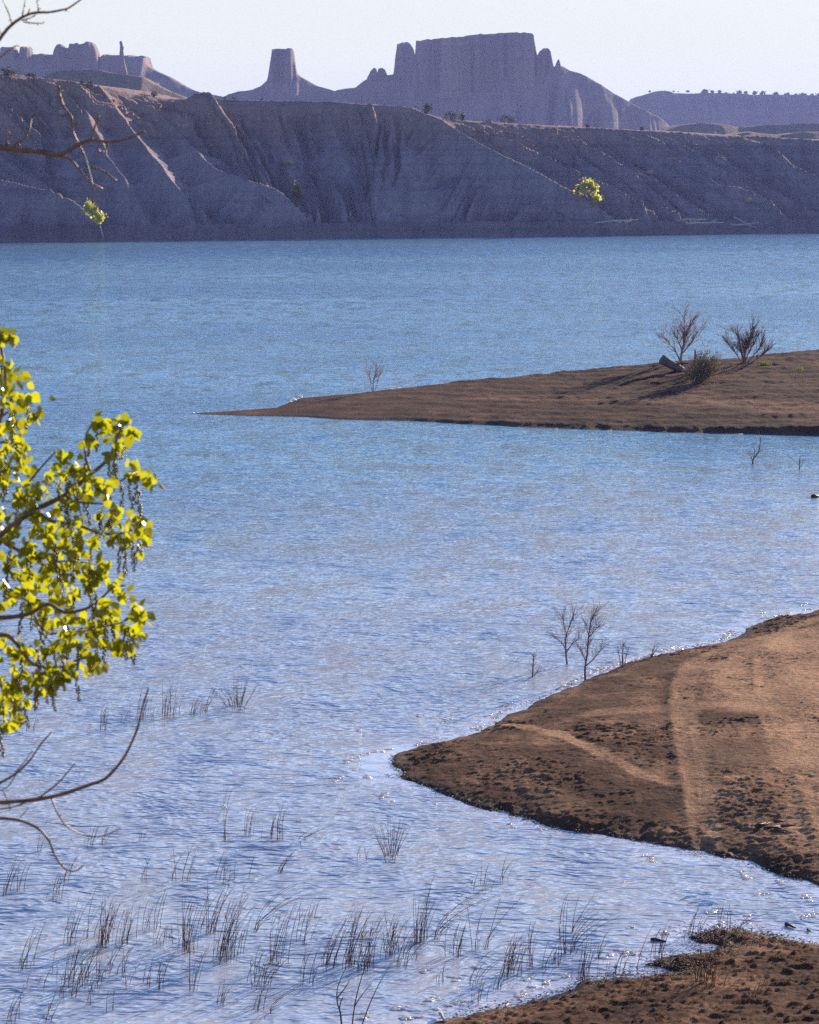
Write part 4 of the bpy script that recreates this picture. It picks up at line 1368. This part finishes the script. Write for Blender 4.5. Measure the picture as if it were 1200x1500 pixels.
tip = [(575, 1108), (580, 1125), (600, 1140), (640, 1160)]
low = [(640, 1161), (720, 1187), (800, 1212), (900, 1227), (1000, 1247), (1080, 1263), (1150, 1284), (1200, 1300)]
upr = [(600, 1094), (700, 1073), (740, 1045), (800, 1022), (850, 996), (900, 979), (960, 962), (1060, 940), (1110, 912), (1200, 893)]
mud = [(650, 1497), (690, 1484), (770, 1468), (830, 1452), (850, 1440), (900, 1428), (1000, 1430)]
mud2 = [(950, 1414), (990, 1403), (1040, 1397), (1100, 1400)]
mud3 = [(1004, 1374), (1040, 1367), (1085, 1362), (1150, 1375), (1200, 1385)]
debris('debris', 'dark twigs and clods washed along the waterlines', [(tip, 1.2), (low, 2.2), (upr, 1.6), (mud, 1.8), (mud2, 1.0), (mud3, 1.2), ([(560, 1136), (600, 1140)], .3)], 170, 0.018, 'dark', 0.008, 1, 0.05)
debris('debris', 'pale chips and stems scattered over the mud', [(tip, .7), (low, .8), (mud, 1.4), (mud2, 1.2), (mud3, 1.0), ([(1000, 1385), (1150, 1420), (1200, 1400)], 1.2)], 90, 0.013, 'pale', 0.04, 2, 0.14)
debris('debris', 'reddish dead stems matted on the mud point', [([(1010, 1376), (1080, 1375), (1160, 1400)], 2), ([(960, 1420), (1050, 1410), (1100, 1430)], 2), ([(880, 1440), (1000, 1440), (1180, 1440)], 1.6)], 460, 0.016, 'stemr', 0.08, 3, 0.20)


def foam_glints():  # white lumps, partly shoreline froth, partly modelled sun glints
    rr = random.Random(4); mb = MB()

    def run(pts, dens, size, off=0.0, br=0.45):
        P = [Vector(onz(*p, 0)) for p in pts]
        for i in range(len(P) - 1):
            L = (P[i + 1] - P[i]).length
            n = max(1, int(L * dens)); ph = rr.uniform(0, 9)
            for k in range(n):
                t = (k + rr.random()) / n
                if vn(np.array(ph + t * L * 0.9), np.array(i * 3.7), 5) < br: continue
                q = P[i].lerp(P[i + 1], t)
                s = size * rr.uniform(.35, 1.15)
                q += Vector((rr.gauss(0, size * 0.8), rr.gauss(0, size * 2.0) + off, 0.0))
                mb.lump((q.x, q.y, 0.008), s * rr.uniform(.9, 2.0), s * .55, s * rr.uniform(.2, .55), rr.randint(0, 99999), .45, 4, 6)
    # breaking on the far side of the beach
    run([(505, 1118), (518, 1109), (545, 1102), (575, 1098), (620, 1089), (700, 1071)], 22, .035)
    run([(700, 1070), (738, 1041), (800, 1018)], 16, .03)
    run([(800, 1019), (850, 992), (900, 976), (960, 958), (1060, 936), (1110, 908), (1200, 889)], 16, .04)
    run([(860, 985), (905, 968)], 14, .045); run([(965, 955), (995, 945)], 14, .05); run([(1040, 935), (1075, 925)], 14, .05)
    for a, b in (((645, 1060), (662, 1055)), ((610, 1050), (622, 1046)), ((640, 1068), (660, 1061)), ((710, 1050), (722, 1046)), ((690, 1068), (710, 1062)), ((735, 1035), (752, 1030)), ((680, 1045), (684, 1043)),
                 ((548, 1020), (560, 1016)), ((590, 1118), (594, 1114)), ((495, 1140), (502, 1137)), ((484, 1147), (492, 1144)), ((558, 1172), (566, 1162)), ((535, 1136), (542, 1140)), ((520, 1128), (526, 1126)), ((1172, 888), (1182, 884)), ((1110, 900), (1120, 897)),
                 ((325, 1184), (330, 1182)), ((430, 1205), (445, 1202)), ((499, 1157), (506, 1155))):
        run([a, b], 26, .035, 0, .1)
    # wavelets running into the bays
    for a, b in (((1035, 1338), (1058, 1331)), ((1075, 1350), (1098, 1340)), ((1045, 1360), (1060, 1353)), ((1172, 1347), (1196, 1338)), ((1110, 1312), (1122, 1308)), ((1085, 1276), (1096, 1288)), ((1140, 1290), (1146, 1296)), ((1178, 1313), (1188, 1320)),
                 ((965, 1372), (976, 1366)), ((915, 1402), (935, 1394)), ((948, 1254), (957, 1263)), ((682, 1152), (690, 1156)), ((745, 1206), (752, 1212)), ((790, 1212), (797, 1218)),
                 ((525, 1493), (550, 1485)), ((575, 1480), (597, 1475)), ((625, 1470), (642, 1462)), ((650, 1460), (668, 1456)), ((585, 1497), (615, 1488)), ((635, 1480), (690, 1464)), ((618, 1425), (632, 1421)), ((662, 1436), (674, 1432)),
                 ((755, 1463), (785, 1448)), ((865, 1414), (910, 1392)), ((832, 1398), (846, 1393)), ((915, 1400), (932, 1396)), ((770, 1436), (780, 1431)), ((820, 1432), (832, 1428)), ((795, 1444), (808, 1438)), ((525, 1376), (532, 1373)), ((655, 1338), (660, 1336)), ((908, 1292), (913, 1290)), ((920, 1360), (930, 1357))):
        run([a, b], 26, .036, 0, .12)
    # sandbar
    run([(270, 607), (300, 604), (345, 601)], 7, .09); run([(424, 590), (428, 585), (438, 580)], 9, .11); run([(566, 570), (578, 567)], 7, .12, 0, .1); run([(430, 580), (560, 569)], 1.2, .07)
    run([(800, 627.5), (1200, 640)], 1.0, .08)
    for _ in range(46):  # scattered lumps modelled in place of sun glints on open water
        px = rr.uniform(20, 1190); py = 620 + 640 * rr.random() ** 0.9
        if inside(np.array([onz(px, py)[0]]), np.array([onz(px, py)[1]]), beach_poly)[0]: continue
        if py < 650 : continue
        run([(px, py), (px + rr.uniform(3, 9), py - rr.uniform(0, 2))], 8, .03, 0, .2)
    o = mb.build('foam_glints', M['foam_glints'], None, True); tag(o, 'white froth and modelled sun glints on wavelets and along the waterline', 'foam_glints', kind='stuff')


foam_glints()


# ================================================================== THE COTTONWOOD
def cottonwood():
    d0 = 10.4
    gz = 0.26 * (37.5 - d0) + 0.2
    rx = -2.35
    root = empty('cottonwood_tree', (rx, d0, gz))
    tag(root, 'cottonwood with yellow green spring leaves, hanging catkins and bare branches at left edge', 'tree')
    O = Vector((rx, d0, gz))
    mb = MB()
    tr = [Vector((rx, d0, gz - 0.3)), Vector((rx - .05, d0, gz + 1.2)), Vector((rx + .05, d0 + .05, gz + 2.6)), Vector((rx - .02, d0 + .1, gz + 4.2)), Vector((rx + .1, d0, gz + 6.2)), Vector((rx + .2, d0, gz + 8))]
    mb.tube([Vector(p) - O for p in smooth_poly(tr, 4)], 0.19, 0.05, 12, jitter=.06)
    mb.build('trunk', M['bark'], root)

    def trunk_at(z):
        for a, b in zip(tr, tr[1:]):
            if a.z <= z <= b.z: return a.lerp(b, (z - a.z) / (b.z - a.z))
        return tr[-1]
    rr = random.Random(12)

    def leaf(lm, p, s, hang=0.6):
        """heart shaped blade, folded a little along its midrib, hanging from its stalk"""
        n = Vector((rr.gauss(0, .8), rr.gauss(-.2, .8), rr.gauss(0.15, .5)))
        if n.length < .1: n = Vector((0, -1, 0))
        n.normalize()
        tipd = Vector((rr.gauss(0.15, .5), rr.gauss(0, .5), -hang + rr.gauss(0, .55)))
        tipd = tipd - n * tipd.dot(n)
        if tipd.length < .1: return
        tipd.normalize(); sd = n.cross(tipd)
        out = [(0, 0), (.12, .38), (.42, .52), (.70, .32), (1.0, 0)]
        f = rr.uniform(.05, .28)
        base = len(lm.v)
        mid = [0, .35, .7]
        for u, v_ in out: lm.v.append(tuple(p + tipd * u * s + sd * v_ * s + n * (v_ * f * s)))
        for u, v_ in out[1:4]: lm.v.append(tuple(p + tipd * u * s - sd * v_ * s + n * (v_ * f * s)))
        lm.v.append(tuple(p + tipd * .45 * s))
        c = base + 8
        o_ = [base, base + 1, base + 2, base + 3, base + 4]; q_ = [base, base + 5, base + 6, base + 7, base + 4]
        for a, b in zip(o_, o_[1:]): lm.f.append((c, a, b))
        for a, b in zip(q_, q_[1:]): lm.f.append((c, b, a))

    # one hanging catkin string shared by all
    ck = MB(); r2 = random.Random(3)
    ck.tube([(0, 0, 0), (.004, 0, -.05), (0.0, .003, -.115)], 0.0015, .001, 4)
    for i in range(20):
        z = -.012 - .1 * i / 19
        a = r2.uniform(0, 6.28); q = .006
        ck.lump((math.cos(a) * q, math.sin(a) * q, z), .0042, .0042, .0052, i, .15, 4, 6)
    ckm = ck.mesh('catkin'); ckm.materials.append(M['catkin'])

    def cluster(lm, br, p, n, rad, cat):
        for _ in range(int(n * 1.8)):
            q = Vector((rr.gauss(0, rad * .68), rr.gauss(0, rad * .8), rr.gauss(0, rad * .62)))
            leaf(lm, p + q, rr.uniform(.026, .047))
        for _ in range(int(cat * 0.45 + rr.random())):
            o = bpy.data.objects.new('catkin', ckm); COL.objects.link(o); o.parent = br
            o.location = p + Vector((rr.gauss(0, rad * .45), rr.gauss(0, rad * .5), -rad * .2))
            o.rotation_euler = (rr.uniform(-.15, .15), rr.uniform(-.15, .15), rr.uniform(0, 6))
            s = rr.uniform(.7, 1.25); o.scale = (s, s, s)

    def limb(paths, r0, zoff, clusters=(), bare=True, start=None):
        """paths in photo pixels; the first runs back to the trunk"""
        first = [Vector(ond(px, py, d0 + zoff)) for px, py in paths[0]]
        tz = first[0].z - 0.55
        a = trunk_at(tz)
        pts = [a, a.lerp(first[0], .5) + Vector((0, 0, .05))] + first
        mb = MB()
        sm = [Vector(p) for p in smooth_poly(pts, 4)]
        n = len(sm)
        mb.tube([p - O for p in sm], [r0 * (1.9 if i < 8 else 1.0) * (1 - .8 * max(0, i - 8) / max(1, n - 8)) + .0012 for i in range(n)], sides=7, jitter=.10)
        for path in paths[1:]:
            q = [Vector(ond(px, py, d0 + zoff + rr.uniform(-.03, .03) * j)) for j, (px, py) in enumerate(path)]
            sm = [Vector(p) for p in smooth_poly(q, 4)]
            mb.tube([p - O for p in sm], r0 * .42, r0 * .13 + .001, 6, jitter=.12)
            # buds
            for p in sm[2::3]:
                e = p + Vector((rr.uniform(-.012, .012), 0, rr.uniform(-.012, .012)))
                mb.tube([p - O, e - O], .002, .0012, 4)
        br = mb.build('branch', M['bark'], root)
        if clusters:
            lm = MB()
            for (px, py, nl, rp, nc) in clusters:
                p = Vector(ond(px, py, d0 + zoff + rr.uniform(-.25, .25))) - O
                cluster(lm, br, p, nl, rp * d0 / F, nc)
            lm.build('foliage', M['leaf'], br, False)
        return br

    L1 = [(45, 592, 8, 17, 1), (58, 606, 5, 9, 0), (33, 583, 4, 10, 0), (20, 610, 8, 15, 2), (8, 635, 9, 16, 1), (30, 640, 8, 13, 1), (12, 668, 8, 16, 2), (36, 662, 5, 10, 0), (28, 690, 8, 13, 1), (5, 700, 8, 15, 2), (20, 552, 8, 13, 1), (8, 575, 8, 14, 1), (3, 530, 5, 10, 2), (5, 491, 5, 9, 1), (17, 492, 5, 9, 0), (-12, 560, 9, 20, 1), (-18, 620, 9, 20, 1), (-15, 680, 9, 20, 1)]
    limb([[(-60, 760), (-25, 700), (-6, 640), (5, 590), (8, 550), (2, 505), (8, 488)], [(0, 610), (20, 600), (45, 592)], [(-5, 650), (15, 645), (32, 640)], [(2, 700), (20, 670), (33, 660)]], .011, .15, L1)
    L2 = [(148, 618, 8, 13, 2), (158, 632, 4, 8, 0), (126, 640, 3, 6, 1), (128, 650, 0, 8, 2), (180, 622, 9, 12, 1), (195, 630, 5, 8, 0), (178, 655, 6, 9, 2), (165, 660, 0, 8, 3), (155, 668, 3, 6, 1), (200, 690, 9, 12, 1), (216, 697, 6, 9, 0), (226, 708, 3, 7, 0), (190, 692, 3, 8, 2), (180, 706, 0, 7, 3), (199, 715, 0, 6, 2), (86, 666, 3, 6, 0), (100, 678, 9, 13, 2), (115, 690, 7, 11, 1), (145, 700, 8, 11, 1), (152, 712, 4, 8, 0), (125, 715, 5, 10, 2), (85, 700, 8, 14, 3), (105, 728, 6, 12, 2), (60, 715, 7, 14, 1), (35, 718, 9, 15, 2), (25, 740, 9, 14, 1), (80, 745, 6, 13, 2), (165, 742, 6, 9, 1), (148, 745, 2, 8, 3), (130, 730, 2, 9, 2)]
    limb([[(-60, 850), (-10, 802), (20, 776), (38, 751), (70, 738), (100, 722), (130, 697), (155, 676), (165, 660), (172, 640), (178, 625)], [(133, 692), (125, 665), (126, 640), (133, 625), (145, 615)], [(133, 700), (150, 705), (175, 705), (190, 696), (205, 690)], [(38, 712), (60, 685), (85, 658)], [(105, 735), (130, 737), (150, 738), (168, 742)]], .012, 0, L2)
    L3 = [(165, 765, 8, 13, 2), (172, 780, 7, 12, 1), (190, 768, 2, 7, 2), (205, 768, 7, 10, 1), (212, 780, 5, 8, 0), (192, 760, 4, 7, 0), (178, 792, 5, 10, 3), (195, 795, 2, 7, 3), (120, 785, 9, 14, 2), (105, 770, 8, 14, 2), (85, 780, 8, 14, 3), (60, 775, 8, 15, 2), (140, 800, 4, 10, 2), (95, 800, 8, 13, 2), (70, 800, 7, 14, 3), (40, 790, 8, 15, 1), (15, 785, 9, 15, 2), (50, 758, 6, 13, 1), (205, 800, 2, 7, 1)]
    limb([[(-60, 830), (-20, 800), (20, 768), (52, 752), (75, 763), (100, 767), (125, 773), (150, 782), (185, 780), (200, 770), (210, 765)], [(150, 782), (160, 795), (178, 795)], [(110, 700), (115, 735), (122, 770)]], .009, -.15, L3)
    L4 = [(150, 822, 7, 12, 1), (135, 842, 8, 12, 2), (120, 828, 8, 13, 3), (108, 862, 6, 12, 4), (92, 840, 8, 14, 2), (70, 822, 9, 15, 2), (45, 815, 9, 15, 1), (60, 850, 10, 16, 2), (30, 845, 9, 15, 2), (10, 825, 10, 16, 2), (125, 855, 4, 9, 2), (85, 870, 8, 13, 1), (55, 880, 10, 15, 2), (35, 875, 6, 14, 3), (8, 870, 8, 14, 1), (145, 840, 4, 8, 0)]
    limb([[(-60, 800), (-8, 782), (10, 797), (40, 812), (65, 828), (85, 836), (110, 845)], [(65, 828), (90, 822), (120, 824), (148, 826)], [(0, 857), (28, 868), (60, 880)], [(40, 812), (38, 850), (36, 880)]], .009, .1, L4)
    L5 = [(170, 858, 7, 10, 0), (178, 870, 4, 8, 0), (158, 885, 5, 10, 1), (160, 900, 9, 12, 1), (166, 915, 7, 11, 1), (150, 895, 5, 10, 3), (140, 885, 2, 9, 3), (200, 890, 6, 9, 0), (208, 898, 5, 8, 0), (213, 905, 3, 6, 0), (196, 918, 7, 10, 2), (200, 932, 5, 9, 0), (185, 915, 2, 8, 3), (180, 942, 6, 10, 1), (172, 950, 3, 8, 0), (142, 925, 4, 10, 4), (120, 915, 9, 12, 1), (105, 900, 8, 13, 1), (118, 940, 6, 11, 3), (95, 925, 9, 13, 2), (70, 905, 8, 14, 2), (150, 940, 2, 8, 3)]
    limb([[(-60, 900), (-5, 905), (40, 900), (70, 885), (95, 897), (130, 890), (150, 875), (160, 865), (170, 858)], [(75, 928), (110, 925), (140, 920), (175, 913), (190, 905), (197, 893)], [(50, 900), (62, 920), (76, 930)]], .009, 0, L5)
    L6 = [(135, 960, 7, 11, 1), (140, 977, 7, 10, 0), (125, 960, 2, 8, 1), (108, 985, 0, 7, 4), (92, 980, 8, 12, 1), (80, 995, 9, 12, 2), (62, 985, 9, 14, 3), (45, 1000, 8, 13, 3), (30, 960, 10, 15, 2), (25, 985, 8, 14, 1), (10, 940, 9, 15, 2), (50, 945, 6, 13, 3), (72, 955, 5, 12, 4), (90, 950, 6, 12, 2), (98, 975, 5, 9, 0)]
    limb([[(-60, 935), (0, 930), (20, 938), (40, 965), (55, 975), (85, 978), (110, 968), (135, 962)], [(72, 938), (85, 955), (95, 975)], [(50, 915), (72, 938)]], .008, -.1, L6)
    L7 = [(5, 1005, 9, 13, 1), (20, 1015, 8, 12, 0), (8, 1030, 9, 13, 2), (25, 1040, 7, 11, 1), (18, 1055, 5, 8, 0), (28, 1058, 3, 6, 0), (5, 1058, 3, 8, 3), (35, 1020, 3, 8, 2), (-12, 1025, 9, 18, 1), (-20, 970, 10, 22, 1), (-15, 905, 10, 22, 1), (-20, 840, 10, 22, 1), (-18, 760, 10, 22, 1)]
    limb([[(-60, 985), (-15, 1000), (5, 1008), (18, 1025), (25, 1040)], [(5, 1008), (4, 1030), (6, 1050)]], .007, .12, L7)
    # bare limbs
    limb([[(-60, 200), (-5, 214), (30, 220), (60, 222), (85, 227), (105, 218), (118, 210), (135, 205), (160, 208), (185, 204), (212, 192)],
          [(86, 125), (88, 140), (95, 158), (105, 172), (107, 192), (115, 210), (125, 230), (132, 255), (136, 275), (136, 300)],
          [(88, 229), (105, 235), (118, 250), (132, 266), (150, 276)], [(20, 213), (35, 204), (43, 190), (48, 170), (62, 162)], [(10, 212), (10, 200), (11, 191)],
          [(134, 205), (136, 195), (143, 175), (147, 165)], [(158, 210), (155, 220), (147, 222), (144, 216)], [(133, 245), (150, 250), (172, 265)]], .0105, 0)
    limb([[(-60, 130), (-12, 72), (0, 57), (8, 46), (18, 36), (30, 27), (45, 20), (60, 18), (72, 18), (88, 15), (100, 12), (112, 4), (126, -6)],
          [(18, 36), (14, 22), (8, 8), (0, -8)], [(32, 27), (35, 12), (38, -4)], [(56, 18), (56, 10), (54, 1)], [(32, 30), (45, 26), (56, 19)], [(35, 32), (50, 34), (63, 34)], [(4, 52), (0, 46), (-8, 40)], [(-10, 95), (0, 85), (15, 72), (25, 67), (42, 69)], [(41, 21), (44, 12)], [(96, 16), (101, 11)]], .0065, 0)
    limb([[(-60, 1195), (-10, 1178), (0, 1176), (45, 1172), (85, 1165), (130, 1150), (155, 1140), (178, 1115), (192, 1090), (203, 1062), (209, 1035), (218, 1008)],
          [(75, 1168), (85, 1192), (100, 1212), (125, 1224), (150, 1225), (178, 1213)], [(58, 1168), (85, 1147), (110, 1118)], [(45, 1172), (20, 1182), (-10, 1186)]], .0085, 0)
    limb([[(-60, 1185), (-10, 1153), (0, 1147), (25, 1132), (45, 1112), (60, 1090), (76, 1072)], [(-6, 1160), (12, 1152), (25, 1132)], [(20, 1135), (35, 1117), (46, 1101)], [(5, 1158), (12, 1175), (16, 1184)]], .0055, .1)
    limb([[(-60, 1190), (-10, 1198), (25, 1201), (55, 1213), (72, 1232), (80, 1252), (95, 1272), (110, 1276), (123, 1267)], [(30, 1197), (42, 1184)]], .0055, -.1)


cottonwood()
